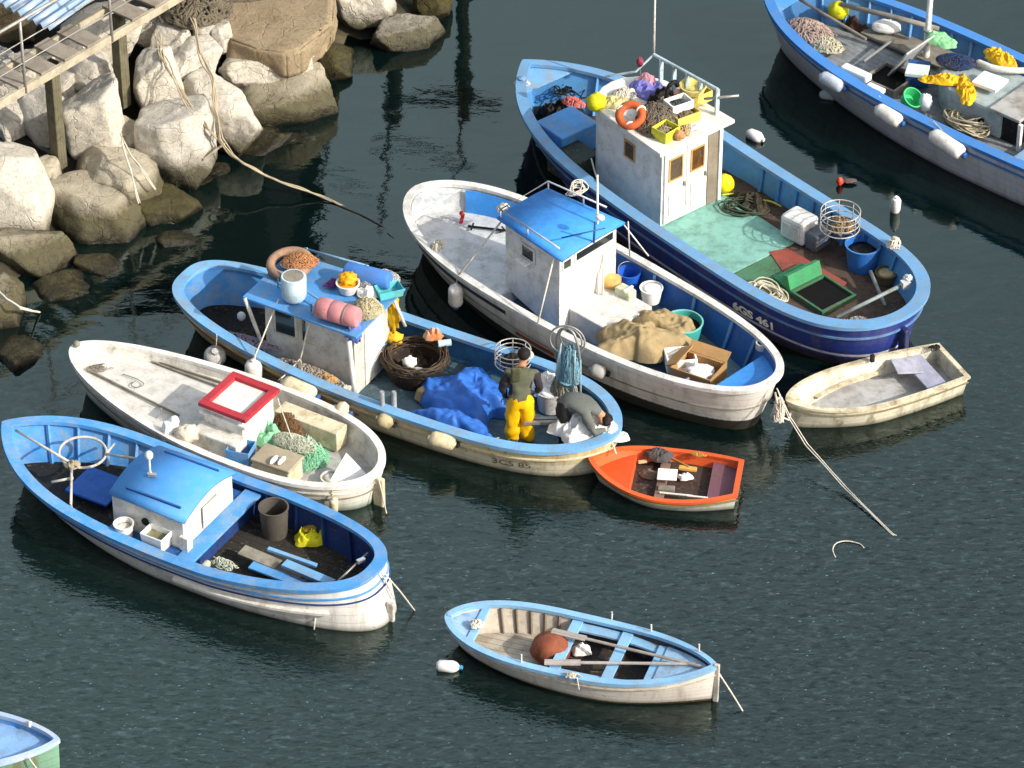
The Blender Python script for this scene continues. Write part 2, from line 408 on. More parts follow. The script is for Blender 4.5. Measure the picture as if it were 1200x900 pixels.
def fender(name, label, p0, p1, r, mat=None, group='fenders hung along the boats', cap=None, rope_to=None):
    a, b = Vector(p0), Vector(p1); c = (a + b) / 2; d = (b - a); L = d.length; R = d.to_track_quat('Z', 'Y').to_matrix()
    t = thing(name, label, 'fender', c, 0, group); mb = MB(); prof = [(.0, -L / 2), (r * .3, -L / 2 + .004), (r * .35, -L / 2 + r * .3), (r * .8, -L / 2 + r * .45), (r, -L / 2 + r * .9), (r, L / 2 - r * .9), (r * .8, L / 2 - r * .45), (r * .35, L / 2 - r * .3), (r * .3, L / 2 - .004), (0, L / 2)]
    mb.lathe(prof, (0, 0, 0), 20, R.to_euler()); mb.build('fender_body', mat or FEND, t, smooth=True, ang=50)
    e = MB(); e.lathe([(0, L / 2 - .02), (r * .4, L / 2 - .015), (r * .42, L / 2 + .02), (r * .2, L / 2 + .035), (0, L / 2 + .035)], (0, 0, 0), 12, R.to_euler()); e.build('eye', cap or BLUD, t, smooth=True)
    if rope_to is not None: MB().tube([R @ Vector((0, 0, L / 2)), Vector(rope_to) - c], .008, 5).build('lanyard', ROPEW, t)
    return t
def bucket(name, label, cat, loc, r, h, mat, rim=None, inside=None, taper=.82, seg=28, handle=None, fill=None, fillz=.7, rz=0, rot=None, group=None):
    t = thing(name, label, cat, loc, rz, group)
    if rot: t.rotation_euler = rot
    th = .008
    MB().lathe([(0, 0), (r * taper, 0), (r, h), (r - th, h), (r * taper - th, th * 2), (0, th * 2)], (0, 0, 0), seg).build('tub_wall', mat, t, smooth=True, ang=40)
    MB().lathe([(r - th - .002, h - .012), (r + .01, h - .012), (r + .012, h + .006), (r - th - .002, h + .006), (r - th - .002, h - .012)], (0, 0, 0), seg, cap=False).build('tub_rim', rim or mat, t, smooth=True, ang=40)
    if handle: MB().tube([(r * math.cos(a), handle * r * math.sin(a) * .9, h + .02 + abs(math.sin(a)) * r * .35) for a in [PI * i / 12 for i in range(13)]], .006, 5).build('handle', STEEL, t)
    if fill: MB().lathe([(0, h * fillz + .01), (r * .5, h * fillz + .015), (r * .93, h * fillz)], (0, 0, 0), 20).build('contents', fill, t, smooth=True)
    return t
def wirebasket(label, loc, r, h, group='round wire baskets', n=4, fill=None, rz=0):
    t = thing('wire_basket', label, 'basket', loc, rz, group); mb = MB()
    for i in range(n):
        z = h * i / (n - 1); mb.ringtube((0, 0, z + .01), r, r, .009 if i in (0, n - 1) else .007, 30, 6)
    for k in range(8):
        a = TAU * k / 8; mb.tube([(r * math.cos(a), r * math.sin(a), 0.01), (r * math.cos(a), r * math.sin(a), h + .01)], .006, 5)
    for k in range(4):
        a = PI * k / 4; mb.tube([(r * math.cos(a), r * math.sin(a), .01), (-r * math.cos(a), -r * math.sin(a), .01)], .005, 4)
    mb.build('wire_frame', M('#c9c7c0', .4, .5, '#7a6450', metal=.3), t, smooth=True)
    if fill: tangle(r * .7, r * .7, h * .55, 14, .008, int(loc[0] * 10), False).build('coiled_line', fill, t, smooth=True)
    return t
# ------------------------------------------------------------------ light
SUN_AZ = Vector((.86, -.50, 0)).normalized(); SUN_EL = math.radians(32)
sd = bpy.data.lights.new('sun', 'SUN'); so = bpy.data.objects.new('sun', sd); COL.objects.link(so)
sd.energy = 4.6; sd.angle = math.radians(.5); sd.color = (1, .93, .82)
sv = Vector((SUN_AZ.x * math.cos(SUN_EL), SUN_AZ.y * math.cos(SUN_EL), math.sin(SUN_EL)))
so.rotation_euler = sv.to_track_quat('Z', 'Y').to_euler(); so.location = sv * 60
wd = bpy.data.worlds.new('World'); sc.world = wd; wd.use_nodes = True
wn = wd.node_tree; bg = wn.nodes['Background']; sky = wn.nodes.new('ShaderNodeTexSky'); sky.sky_type = 'NISHITA'
sky.sun_disc = False; sky.sun_elevation = SUN_EL; sky.sun_rotation = math.atan2(SUN_AZ.x, SUN_AZ.y)
sky.air_density = 1.0; sky.dust_density = 4.5; sky.ozone_density = 1.0; sky.altitude = 0
hs_ = wn.nodes.new('ShaderNodeHueSaturation'); hs_.inputs['Saturation'].default_value = .6; hs_.inputs['Value'].default_value = 1.15
wn.links.new(sky.outputs[0], hs_.inputs['Color'])
# bright haze and thin cloud added to the northern sky for the water to mirror
tcw = wn.nodes.new('ShaderNodeTexCoord'); dt = wn.nodes.new('ShaderNodeVectorMath'); dt.operation = 'DOT_PRODUCT'; dt.inputs[1].default_value = Vector((-.16, .80, .58)).normalized()
wn.links.new(tcw.outputs['Generated'], dt.inputs[0]); sxw = wn.nodes.new('ShaderNodeSeparateXYZ'); wn.links.new(tcw.outputs['Generated'], sxw.inputs[0])
hz = ramp(wn, dt.outputs['Value'], .55, .93); cl = ramp(wn, noi(wn, tcw.outputs['Generated'], 5.5, 4, .55), .3, .7, .78, 1.12)
lr = ramp(wn, sxw.outputs[0], -.12, .16, 1.08, .78)
fac = mth(wn, 'MULTIPLY', hz, mth(wn, 'MULTIPLY', cl, lr))
hc_ = wn.nodes.new('ShaderNodeMix'); hc_.data_type = 'RGBA'; wn.links.new(fac, hc_.inputs[0]); wn.links.new(hs_.outputs[0], hc_.inputs[6]); hc_.inputs[7].default_value = (6.3, 7.5, 8.5, 1)
wn.links.new(hc_.outputs[2], bg.inputs[0]); bg.inputs[1].default_value = .15
sc.view_settings.view_transform = 'Standard'; sc.view_settings.look = 'None'; sc.view_settings.exposure = 0; sc.view_settings.gamma = 1
sc.render.film_transparent = False
sc.cycles.max_bounces = 8; sc.cycles.transparent_max_bounces = 12; sc.cycles.glossy_bounces = 4; sc.cycles.caustics_reflective = False; sc.cycles.caustics_refractive = False
sc.cycles.sample_clamp_indirect = 4; sc.cycles.use_denoising = True

# ------------------------------------------------------------------ water
def mixf(nt, fac, a, b):
    n = nt.nodes.new('ShaderNodeMix'); n.data_type = 'FLOAT'; nt.links.new(fac, n.inputs[0]); n.inputs[2].default_value = a; nt.links.new(b, n.inputs[3]); return n.outputs[0]
def water_mat():
    m = bpy.data.materials.new('sea_water'); m.use_nodes = True; nt = m.node_tree; nt.nodes.clear(); L = nt.links.new
    N = nt.nodes.new; out = N('ShaderNodeOutputMaterial'); geo = N('ShaderNodeNewGeometry'); pos = geo.outputs['Position']
    sx = N('ShaderNodeSeparateXYZ'); L(pos, sx.inputs[0])
    big = noi(nt, pos, .35, 3, .5)
    # wind reaches the open lower part, the corner by the rocks lies sheltered
    g = mth(nt, 'ADD', mth(nt, 'MULTIPLY', sx.outputs[1], -.16), mth(nt, 'MULTIPLY', sx.outputs[0], .03))
    wind = ramp(nt, mth(nt, 'ADD', g, mth(nt, 'MULTIPLY', mth(nt, 'SUBTRACT', big, .5), 1.1)), -.10, .95, .10, 1.0)
    rip = noi(nt, pos, 4.2, 3, .55, (1.0, 2.1, 1, .5)); rip2 = noi(nt, pos, 11, 2, .5, (1, 1.8, 1, .2)); slow = noi(nt, pos, 1.1, 2, .4, (1, 1.6, 1, .4))
    h = mth(nt, 'ADD', mth(nt, 'MULTIPLY', rip, .013), mth(nt, 'MULTIPLY', rip2, .006))
    h = mth(nt, 'MULTIPLY', h, wind); h = mth(nt, 'ADD', h, mth(nt, 'MULTIPLY', slow, .012))
    bp = N('ShaderNodeBump'); bp.inputs['Strength'].default_value = 1; bp.inputs['Distance'].default_value = 1.0; L(h, bp.inputs['Height'])
    fr = N('ShaderNodeFresnel'); fr.inputs[0].default_value = 1.62; L(bp.outputs[0], fr.inputs['Normal'])
    gl = N('ShaderNodeBsdfGlossy'); gl.inputs['Roughness'].default_value = .035; L(bp.outputs[0], gl.inputs['Normal']); gl.inputs['Color'].default_value = (.86, 1, .95, 1)
    tr = N('ShaderNodeBsdfTransparent'); tr.inputs[0].default_value = (.42, .50, .46, 1)
    df = N('ShaderNodeBsdfDiffuse')
    # green body colour with pale streaks of mirrored sky painted along the ripples
    streak = ramp(nt, noi(nt, pos, 6.5, 3, .6, (1.0, 2.2, 1, .6)), .56, .74)
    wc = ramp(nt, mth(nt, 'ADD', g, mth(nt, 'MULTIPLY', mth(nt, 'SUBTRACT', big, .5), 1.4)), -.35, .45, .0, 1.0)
    streak2 = ramp(nt, noi(nt, pos, 3.1, 4, .65, (1.0, 2.6, 1, .75)), .55, .70)
    streak = mth(nt, 'ADD', mth(nt, 'MULTIPLY', streak, .75), mth(nt, 'MULTIPLY', streak2, .45))
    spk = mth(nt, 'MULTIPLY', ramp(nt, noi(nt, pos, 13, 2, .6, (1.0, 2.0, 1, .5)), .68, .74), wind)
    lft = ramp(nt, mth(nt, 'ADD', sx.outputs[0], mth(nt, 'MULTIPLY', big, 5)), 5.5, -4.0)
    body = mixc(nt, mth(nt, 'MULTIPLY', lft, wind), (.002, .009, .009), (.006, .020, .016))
    col = mixc(nt, mth(nt, 'MULTIPLY', streak, mth(nt, 'MULTIPLY', wc, .5)), body, (.022, .045, .038)); L(col, df.inputs[0])
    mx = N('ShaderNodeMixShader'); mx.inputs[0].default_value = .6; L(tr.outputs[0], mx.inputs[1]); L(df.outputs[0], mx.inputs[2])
    m2 = N('ShaderNodeMixShader'); 
    # streaks and sparkles painted into mirror strength for ripple facets too small to model
    q1 = mth(nt, 'ADD', 1.0, mth(nt, 'MULTIPLY', mth(nt, 'MULTIPLY', streak, wc), 1.15)); drk = ramp(nt, noi(nt, pos, 5.2, 3, .6, (1.0, 2.4, 1, .5)), .34, .48, .62, 1.0)
    q2 = mth(nt, 'MULTIPLY', q1, mixf(nt, wc, 1.0, drk)); q3 = mth(nt, 'ADD', q2, mth(nt, 'MULTIPLY', spk, 4.0)); ff = mth(nt, 'MINIMUM', mth(nt, 'MULTIPLY', fr.outputs[0], q3), .95)
    L(ff, m2.inputs[0]); L(mx.outputs[0], m2.inputs[1]); L(gl.outputs[0], m2.inputs[2])
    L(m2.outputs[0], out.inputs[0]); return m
WATER = water_mat()
tag(MB().add([(-400, -400, 0), (400, -400, 0), (400, 400, 0), (-400, 400, 0)], [(0, 1, 2, 3)]).build('water', WATER), 'dark green harbour water', None, kind='structure')

# ------------------------------------------------------------------ shore
SH = [(-30, -9.), (-9.0, -.6), (-7.3, 1.5), (-5.6, 3.5), (-4.4, 4.8), (-3.2, 6.4), (-2.4, 8.2), (-.6, 9.6), (1.5, 10.6), (30, 16)]
def shore_y(x):
    for (x0, y0), (x1, y1) in zip(SH, SH[1:]):
        if x <= x1: return y0 + (y1 - y0) * (x - x0) / (x1 - x0)
    return SH[-1][1]
def inland(x, y): return (y - shore_y(x)) * .68
def bedz(x, y):
    d = inland(x, y); n = noise.noise(Vector((x * 1.3, y * 1.3, 0))) * .25 + noise.noise(Vector((x * 3, y * 3, 4))) * .1
    if d > 0: return min(.75, -.15 + d * .28) + n * .6
    return max(-4.5, -.15 + d * .42) + n
def bed_mat():
    m, nt, b = nmat('seabed_and_bank'); geo = nt.nodes.new('ShaderNodeNewGeometry'); pos = geo.outputs['Position']
    sx = nt.nodes.new('ShaderNodeSeparateXYZ'); nt.links.new(pos, sx.inputs[0])
    n1 = noi(nt, pos, 2.2, 5, .65)
    v = nt.nodes.new('ShaderNodeTexVoronoi'); v.inputs['Scale'].default_value = 1.5; nt.links.new(pos, v.inputs['Vector'])
    c = mixc(nt, ramp(nt, n1, .35, .7), lin('#2b271b'), lin('#6b6247')); c = mixc(nt, ramp(nt, v.outputs['Distance'], .3, .7), c, lin('#12110c'))
    deep = mixc(nt, ramp(nt, n1, .4, .65), lin('#152620'), lin('#1f342d')); c = mixc(nt, ramp(nt, sx.outputs[2], -.5, -2.2), c, deep)  # loss of light with depth painted in as a darker colour
    c = mixc(nt, ramp(nt, sx.outputs[2], .0, .5), c, lin('#0d0c0a'))  # shade in the gaps between boulders painted near black above the water
    nt.links.new(c, b.inputs['Base Color']); b.inputs['Roughness'].default_value = .95; return m
mb = MB(); nx, ny = 120, 110
mb.grid([[Vector((-22 + 44 * i / nx, -16 + 34 * j / ny, bedz(-22 + 44 * i / nx, -16 + 34 * j / ny))) for i in range(nx + 1)] for j in range(ny + 1)])
tag(mb.build('seabed', bed_mat(), smooth=True), 'stony seabed falling away from the bank', None, kind='structure')
tag(MB().add([(-400, -400, -4.9), (400, -400, -4.9), (400, 400, -4.9), (-400, 400, -4.9)], [(0, 1, 2, 3)]).build('sea_floor', M('#152620', .95)), 'deep sea floor', None, kind='structure')

# ------------------------------------------------------------------ rocks
def rock_mat(name, c1, c2, wet=.35):
    m, nt, b = nmat(name); geo = nt.nodes.new('ShaderNodeNewGeometry'); pos = geo.outputs['Position']
    sx = nt.nodes.new('ShaderNodeSeparateXYZ'); nt.links.new(pos, sx.inputs[0]); z = sx.outputs[2]
    n1 = noi(nt, pos, 2.4, 6, .62); n2 = noi(nt, pos, 14, 6, .7); n3 = noi(nt, pos, 45, 4, .7)
    v = nt.nodes.new('ShaderNodeTexVoronoi'); v.feature = 'DISTANCE_TO_EDGE'; v.inputs['Scale'].default_value = 2.6; v.inputs['Randomness'].default_value = 1
    ds = nt.nodes.new('ShaderNodeVectorMath'); ds.operation = 'MULTIPLY_ADD'; ds.inputs[1].default_value = (.4, .4, .4); cn = nt.nodes.new('ShaderNodeTexNoise'); cn.inputs['Scale'].default_value = 3
    nt.links.new(pos, cn.inputs['Vector']); nt.links.new(cn.outputs['Color'], ds.inputs[0]); nt.links.new(pos, ds.inputs[2]); nt.links.new(ds.outputs[0], v.inputs['Vector'])
    crack = ramp(nt, v.outputs['Distance'], .0, .022, 1, 0)
    c = mixc(nt, ramp(nt, n1, .32, .7), lin(c1), lin(c2)); c = mixc(nt, ramp(nt, n2, .5, .72, 0, .55), c, lin('#6f5f48')); c = mixc(nt, ramp(nt, n3, .6, .75, 0, .6), c, lin('#4d4436'))
    c = mixc(nt, mth(nt, 'MULTIPLY', crack, ramp(nt, n1, .5, .65, 0, .25)), c, lin('#2e2820'))
    zz = mth(nt, 'ADD', z, mth(nt, 'MULTIPLY', mth(nt, 'SUBTRACT', n2, .5), .35))
    c = mixc(nt, ramp(nt, zz, wet + .22, wet - .05, 0, .88), c, mixc(nt, ramp(nt, n2, .4, .6), lin('#3a321f'), lin('#444321')))
    c = mixc(nt, ramp(nt, zz, .22, .02, 0, .92), c, lin('#1d1a12'))
    nt.links.new(c, b.inputs['Base Color']); nt.links.new(ramp(nt, zz, .02, .25, .35, .92), b.inputs['Roughness']); b.inputs['Specular IOR Level'].default_value = .3
    bump(nt, b, mth(nt, 'ADD', mth(nt, 'ADD', n2, mth(nt, 'MULTIPLY', n3, .4)), mth(nt, 'MULTIPLY', crack, -.5)), .65, .04); return m
ROCKM = [rock_mat('limestone_warm', '#b3ada1', '#cdc8bd'), rock_mat('limestone_pale', '#bdb7aa', '#d2ccbe', .3), rock_mat('limestone_brown', '#a39b88', '#c0b8a4', .38), rock_mat('rock_dark', '#4c4433', '#6c6048', .6)]
import bmesh
def rock(px, py, zc, s, seed, label, m=0, rot=(0, 0, 0), name='boulder', group='boulders of the breakwater', nf=15, sub=5, rough=1.0):
    rng = random.Random(seed); R = Euler(rot).to_matrix(); pl = []
    for d in ((1, 0, 0), (-1, 0, 0), (0, 1, 0), (0, -1, 0), (0, 0, 1), (0, 0, -1)):
        v = Vector(d) + Vector([rng.uniform(-.32, .32) for _ in range(3)]); pl.append((v.normalized(), rng.uniform(.74, .9)))
    for _ in range(nf): pl.append((Vector([rng.gauss(0, 1) for _ in range(3)]).normalized(), rng.uniform(.80, 1.0)))
    bm = bmesh.new(); bmesh.ops.create_icosphere(bm, subdivisions=sub, radius=1); off = Vector((seed * 1.37, seed * .7, 0)); S = Vector(s)
    for v in bm.verts:
        d = v.co.normalized(); k = 60.; a = 0
        for n, q in pl:
            c = n.dot(d)
            if c > .05: a += (c / q) ** k
        r = a ** (-1 / k) if a > 0 else 1
        p = Vector((d.x * r * S.x, d.y * r * S.y, d.z * r * S.z))
        nn = noise.fractal(p * 2.1 + off, .9, 2.1, 5) * .05 * rough + (-abs(noise.noise(p * 5 + off))) * .03 * rough
        v.co = R @ (p * (1 + nn / max(.25, min(s)) * .8))
    me = bpy.data.meshes.new(name); bm.to_mesh(me); bm.free(); me.materials.append(ROCKM[m])
    for p in me.polygons: p.use_smooth = True
    o = bpy.data.objects.new(name, me); COL.objects.link(o); o.location = at(px, py, zc); return tag(o, label, 'boulder', group)
rr = [
 (2, 228, .5, (.72, .72, .72), 11, 'largest pale boulder, cut by the left edge of the picture', 1, (0, 0, .3)),
 (112, 146, .72, (.46, .46, .56), 12, 'tall pale boulder just right of the lower timber post', 1, (0, 0, .2)),
 (52, 143, .66, (.36, .40, .5), 13, 'upright boulder left of the lower timber post, dark on its left flank', 0, (0, 0, .5)),
 (106, 250, .08, (.78, .56, .50), 14, 'tan boulder at the foot of the lower post with a green weedy base', 2, (0, .15, -.6)),
 (140, 213, .28, (.66, .48, .42), 15, 'flat brown boulder between the lower post boulder and the square block', 2, (0, 0, -.5)),
 (205, 168, .40, (.62, .58, .56), 16, 'big square boulder with a rough pitted face beside the hanging ropes', 0, (0, 0, .12)),
 (184, 95, .82, (.36, .44, .50), 17, 'smooth upright boulder right of the upper timber post', 1, (0, 0, .1)),
 (260, 132, .45, (.74, .36, .38), 18, 'long pale boulder sloping down to the water under the twin ropes', 1, (0, .25, -.75)),
 (328, 120, .10, (.74, .50, .40), 19, 'low boulder under the ragged ledge, brown below its tide line', 2, (0, 0, .35)),
 (202, 44, 1.05, (.27, .26, .26), 20, 'small round boulder above the smooth upright one', 0, (0, 0, 0)),
 (226, 72, .85, (.42, .30, .28), 21, 'wedge shaped boulder crossed by the rope below the small stones', 0, (0, 0, .4)),
 (240, 28, 1.15, (.20, .22, .24), 22, 'small stone left of the concrete slab, topmost of a pair', 0, (0, 0, 0)),
 (260, 42, 1.0, (.17, .20, .26), 23, 'narrow stone squeezed against the left side of the concrete slab', 0, (0, 0, 0)),
 (308, 84, .56, (.62, .22, .24), 24, 'ragged whitish ledge at the foot of the concrete slab', 1, (0, 0, .12)),
 (104, 84, .95, (.38, .36, .34), 25, 'rounded boulder in the shade under the gangway between the two posts', 0, (0, 0, 0)),
 (12, 140, .75, (.28, .3, .32), 26, 'boulder at the left picture edge below the gangway beam', 0, (0, 0, 0)),
 (52, 206, .38, (.30, .28, .28), 27, 'small dark boulder wedged beside the largest pale one', 2, (0, 0, 0)),
 (40, 302, -.02, (.60, .42, .38), 28, 'low yellowish boulder below the largest pale one', 2, (0, 0, -.3)),
 (-4, 362, .02, (.40, .52, .40), 29, 'weedy boulder at the left edge with a rope over it', 2, (0, 0, 0)),
 (182, 248, -.10, (.50, .40, .34), 30, 'wet dark boulder right of the green based one', 3, (0, 0, -.5)),
 (300, 180, -.22, (.52, .35, .30), 31, 'wet dark boulder awash below the sloping pale one', 3, (0, 0, .4)),
 (238, 222, -.24, (.45, .28, .28), 47, 'dark boulder awash under the square block', 3, (0, 0, .2)),
 (72, 348, -.14, (.42, .32, .24), 71, 'flat dark boulder just awash below the yellowish one', 3, (0, 0, .4)),
 (118, 318, -.12, (.38, .26, .22), 72, 'dark boulder awash between the green based one and the open water', 3, (0, 0, -.3)),
 (212, 292, -.17, (.40, .28, .22), 73, 'dark boulder barely breaking the surface right of the wet dark one', 3, (0, 0, .2)),
 (22, 420, -.15, (.40, .34, .26), 74, 'dark boulder awash at the left edge above the blue bow', 3, (0, 0, .9)),
 (345, 172, -.16, (.36, .26, .2), 75, 'dark boulder awash beyond the twin ropes', 3, (0, 0, .5)),
 (426, 6, .42, (.48, .30, .34), 32, 'pale boulder at the top edge right of the concrete slab', 1, (0, 0, 0)),
 (477, 40, .12, (.58, .28, .30), 33, 'long rounded boulder at the water right of the concrete slab', 0, (0, 0, .35)),
 (382, 78, -.02, (.40, .40, .30), 34, 'dark boulder in the shadow of the concrete slab corner', 3, (0, 0, 0)),
 (556, -8, -.06, (.40, .26, .22), 35, 'weed brown boulder low at the top edge behind the boats', 3, (0, 0, .2)),
 (505, 6, .15, (.30, .25, .28), 37, 'small brown boulder at the top edge between two pale ones', 3, (0, 0, 0)),
 (18, 96, 1.0, (.32, .32, .3), 38, 'grey boulder behind the gangway railing at the left', 0, (0, 0, 0)),
 (46, 78, 1.0, (.28, .28, .25), 39, 'small pale boulder seen between the railing wires', 1, (0, 0, 0)),
 (5, 74, 1.1, (.2, .2, .2), 40, 'pale stone at the left edge under the lowest railing wire', 1, (0, 0, 0)),
 (154, 168, .42, (.30, .26, .30), 41, 'tan stone filling the gap left of the square block', 2, (0, 0, 0)),
 (235, 8, 1.3, (.32, .22, .15), 42, 'dark net covered stone at the top left of the slab', 3, (0, 0, 0)),
 (172, 32, 1.05, (.26, .24, .3), 43, 'pale stone behind the head of the upper post', 0, (0, 0, 0)),
 (0, 20, .9, (.5, .5, .4), 44, 'shaded boulder under the corrugated roof', 3, (0, 0, 0)),
 (70, 108, .78, (.26, .3, .3), 48, 'pale stone directly behind the lower timber post', 0, (0, 0, 0)),
 (118, 42, 1.2, (.5, .4, .4), 49, 'broad tan boulder under the gangway treads', 1, (0, 0, 0)),
 (85, 60, 1.15, (.25, .25, .3), 50, 'tan stone left of the gangway treads', 0, (0, 0, 0)),
]
for a in rr:
    px, py, zc, s, seed, lab, m, rot = a; s = tuple(v * 1.2 for v in s); rock(px, py, zc, s, seed, lab, m, rot)
for i, (px, py, z, r) in enumerate([(250, 265, -.45, .42), (120, 330, -.5, .5), (200, 310, -.55, .4), (340, 190, -.5, .42), (88, 385, -.35, .20), (130, 430, -.6, .45), (60, 430, -.6, .5), (30, 470, -.8, .4), (210, 375, -.7, .3), (160, 395, -.6, .35), (285, 225, -.6, .35), (400, 130, -.5, .45), (440, 95, -.45, .4), (30, 400, -.5, .35), (370, 150, -.45, .3), (180, 350, -.6, .28), (100, 300, -.35, .35)]):
    rock(px, py, z * .72, (r, r * .8, r * .6), 80 + i, 'brown boulder lying under the dark water by the breakwater', 3 if i % 3 else 2, (0, 0, i * .7), 'submerged_boulder', 'submerged boulders', 8, 4)

# concrete slab
mb = MB(); pl = [(at(x, y, 1.05).x, at(x, y, 1.05).y) for x, y in ((268, 46), (300, 57), (335, 62), (352, 58), (391, 26), (396, -70), (250, -70), (262, 20))]
bm = bmesh.new(); vs0 = [bm.verts.new((x, y, .60)) for x, y in pl]; vs1 = [bm.verts.new((x, y, 1.05)) for x, y in pl]
bm.faces.new(vs1); bm.faces.new(vs0[::-1])
for i in range(8): bm.faces.new((vs0[i], vs0[(i + 1) % 8], vs1[(i + 1) % 8], vs1[i]))
bmesh.ops.bevel(bm, geom=list(bm.edges), offset=.03, segments=2, affect='EDGES'); bmesh.ops.triangulate(bm, faces=bm.faces)
for _ in range(4):
    lg = [e for e in bm.edges if e.calc_length() > .09]; bmesh.ops.subdivide_edges(bm, edges=lg, cuts=1); bmesh.ops.triangulate(bm, faces=bm.faces)
bm.normal_update()
for v in bm.verts:
    low = max(0, min(1, (1.0 - v.co.z) / .5)); v.co += v.normal * (noise.fractal(v.co * 1.5, .9, 2, 4) * (.025 + .09 * low))
me = bpy.data.meshes.new('concrete_slab'); bm.to_mesh(me); bm.free(); me.materials.append(rock_mat('concrete_tan', '#8d7c63', '#a39377', .2))
for p in me.polygons: p.use_smooth = True
o = bpy.data.objects.new('concrete_slab', me); COL.objects.link(o); tag(o, 'big tan concrete slab with a broken lower edge lying on the rocks', 'slab')

# gangway over the rocks
POSTM = M('#6f6a55', .85, .6, '#3b3a2a', planks=('x', .05)); BEAM = M('#b3aa94', .8, .4, '#5c5444'); TREAD = M('#968d80', .8, .4, '#5a4c40'); GALV = M('#aaa8a2', .5, .4, '#6d6558', metal=.4)
g0, g1 = at(-70, 159, 2.3), at(230, -19, 2.3); gd = (g1 - g0); gl_ = gd.length; gd.normalize(); ga = math.atan2(gd.y, gd.x)
G = thing('gangway', 'wooden gangway on tall posts running up over the breakwater', 'gangway', g0, ga)
def gl(px, py, z):
    w = at(px, py, z) - g0; return Vector((w.x * math.cos(ga) + w.y * math.sin(ga), -w.x * math.sin(ga) + w.y * math.cos(ga), z - g0.z))
MB().box((gl_ / 2, 0, -.06), (gl_, .07, .13)).build('beam', BEAM, G, bev=.008); MB().box((gl_ / 2, .58, -.06), (gl_, .07, .13)).build('beam', BEAM, G, bev=.008)
for px, py, zb in ((71, 196, .35), (146, 124, .6)):
    p = gl(px, py, zb); MB().box((p.x, p.y + .02, (p.z - .13) / 2), (.17, .17, -p.z - .13)).build('post', POSTM, G, bev=.01)
x = 1.2; k = 0
while x < gl_ - .3:
    if k % 5 not in (0,): MB().box((x, .29, .03), (.30, .62, .035), rz=.02 * math.sin(k * 3)).build('tread', TREAD, G, bev=.004)
    x += .47; k += 1
def railseg(pts, r, nm): MB().tube(pts, r, 8).build(nm, GALV, G, smooth=True)
for px, py in ((43, 108), (119, 36), (190, -20)):
    p = gl(px, py, 2.3); railseg([(p.x, -.03, -.1), (p.x, -.03, 1.12)], .022, 'rail_post')
railseg([(0, -.03, 1.1), (gl_, -.03, 1.1)], .026, 'handrail')
for h in (.4, .75): railseg([(0, -.03, h), (gl_, -.03, h)], .009, 'rail_wire')
# corrugated roof sheet
m, nt, b = nmat('corrugated_sheet'); b.inputs['Base Color'].default_value = (*lin('#8fa6bd'), 1); b.inputs['Roughness'].default_value = .35; CORR = m
A, B_, C = at(58, 36, 2.5), at(-20, 2, 2.5), at(120, -8, 2.5)
u = B_ - A; w_ = C - A; rows = []
for i in range(121):
    q = i / 120; z = .035 * math.sin(q * TAU * 9); rows.append([A + u * q + w_ * t + Vector((0, 0, z + .12 * q)) - A for t in (0, .33, .66, 1.2)])
tag(MB().grid(rows).build('roof_sheet', CORR, smooth=True, solid=.006, loc=A), 'blue grey corrugated roof sheet over the rocks at the top left corner', 'roof sheet')
# unseen dark block added past the frame so the water at left mirrors black
BH = thing('backdrop', 'unseen dark backdrop added beyond the breakwater for the water to mirror', 'backdrop', (-8.6, 10.6, .6))
DK = M('#231f1b', .9, .4, '#15120f', planks=('x', .25)); w0 = MB(); w0.prism([(-5.6, -.6), (4.6, -.6), (4.9, 1.5), (4.9, 5), (-5.6, 5)], -.3, 5.2); w0.build('wall', DK, BH)
MB().add([(-6, -1.0, 5.1), (5.2, -1.0, 5.1), (5.2, 2.2, 6.9), (-6, 2.2, 6.9), (5.2, 5.4, 5.1), (-6, 5.4, 5.1)], [(0, 1, 2, 3), (3, 2, 4, 5)]).build('roof', M('#3a3733', .8, .4), BH, solid=.08)
for x in (-3.2, -.4, 2.4): d_ = MB().box((x, -.62, 1.3), (1.3, .06, 2.4)).build('door', M('#3b4650', .7, .4), BH)
# dark timbers of the pier just past the frame, known from their mirror images
PD = M('#2a2620', .9, .4)
P_ = thing('pier_trestle', 'dark timber trestle of the pier beyond the breakwater', 'pier', at(470, -60, 0))
def pl_(px, py, z): return at(px, py, z) - P_.location
MB().tube([pl_(457, -70, 0) - Vector((0, 0, .6)), pl_(457, -70, 0) + Vector((0, 0, 3.5))], .13, 10).build('post', PD, P_)
MB().tube([pl_(542, -75, 0) - Vector((0, 0, .6)), pl_(542, -75, 0) + Vector((0, 0, 3.6))], .11, 10).build('post', PD, P_)
MB().tube([pl_(395, -60, 2.8), pl_(520, -80, 3.2)], .12, 8).build('brace', PD, P_)

q = MB(); O_ = P_.location
for a, b, r in (((-3.2, 10.6, 4.4), (-3.1, 10.6, 1.9), .03), ((-2.2, 10.9, 5.0), (-2.1, 10.8, 2.1), .035), ((-1.0, 11.2, 4.6), (-.9, 11.1, 2.2), .03), ((-4.0, 10.6, 3.4), (-2.3, 10.9, 4.3), .025), ((-2.3, 10.9, 3.2), (-.6, 11.4, 4.2), .04), ((-1.9, 10.9, 2.4), (-.2, 11.6, 3.0), .08)):
    a, b = Vector(a), Vector(b); m_ = a.lerp(b, .5) + Vector((.12, 0, -.12)); q.tube(catmull([a - O_, a.lerp(m_, .5) - O_, m_ - O_, b - O_]), r, 6)
q.build('mooring_tackle', PD, P_, smooth=True)
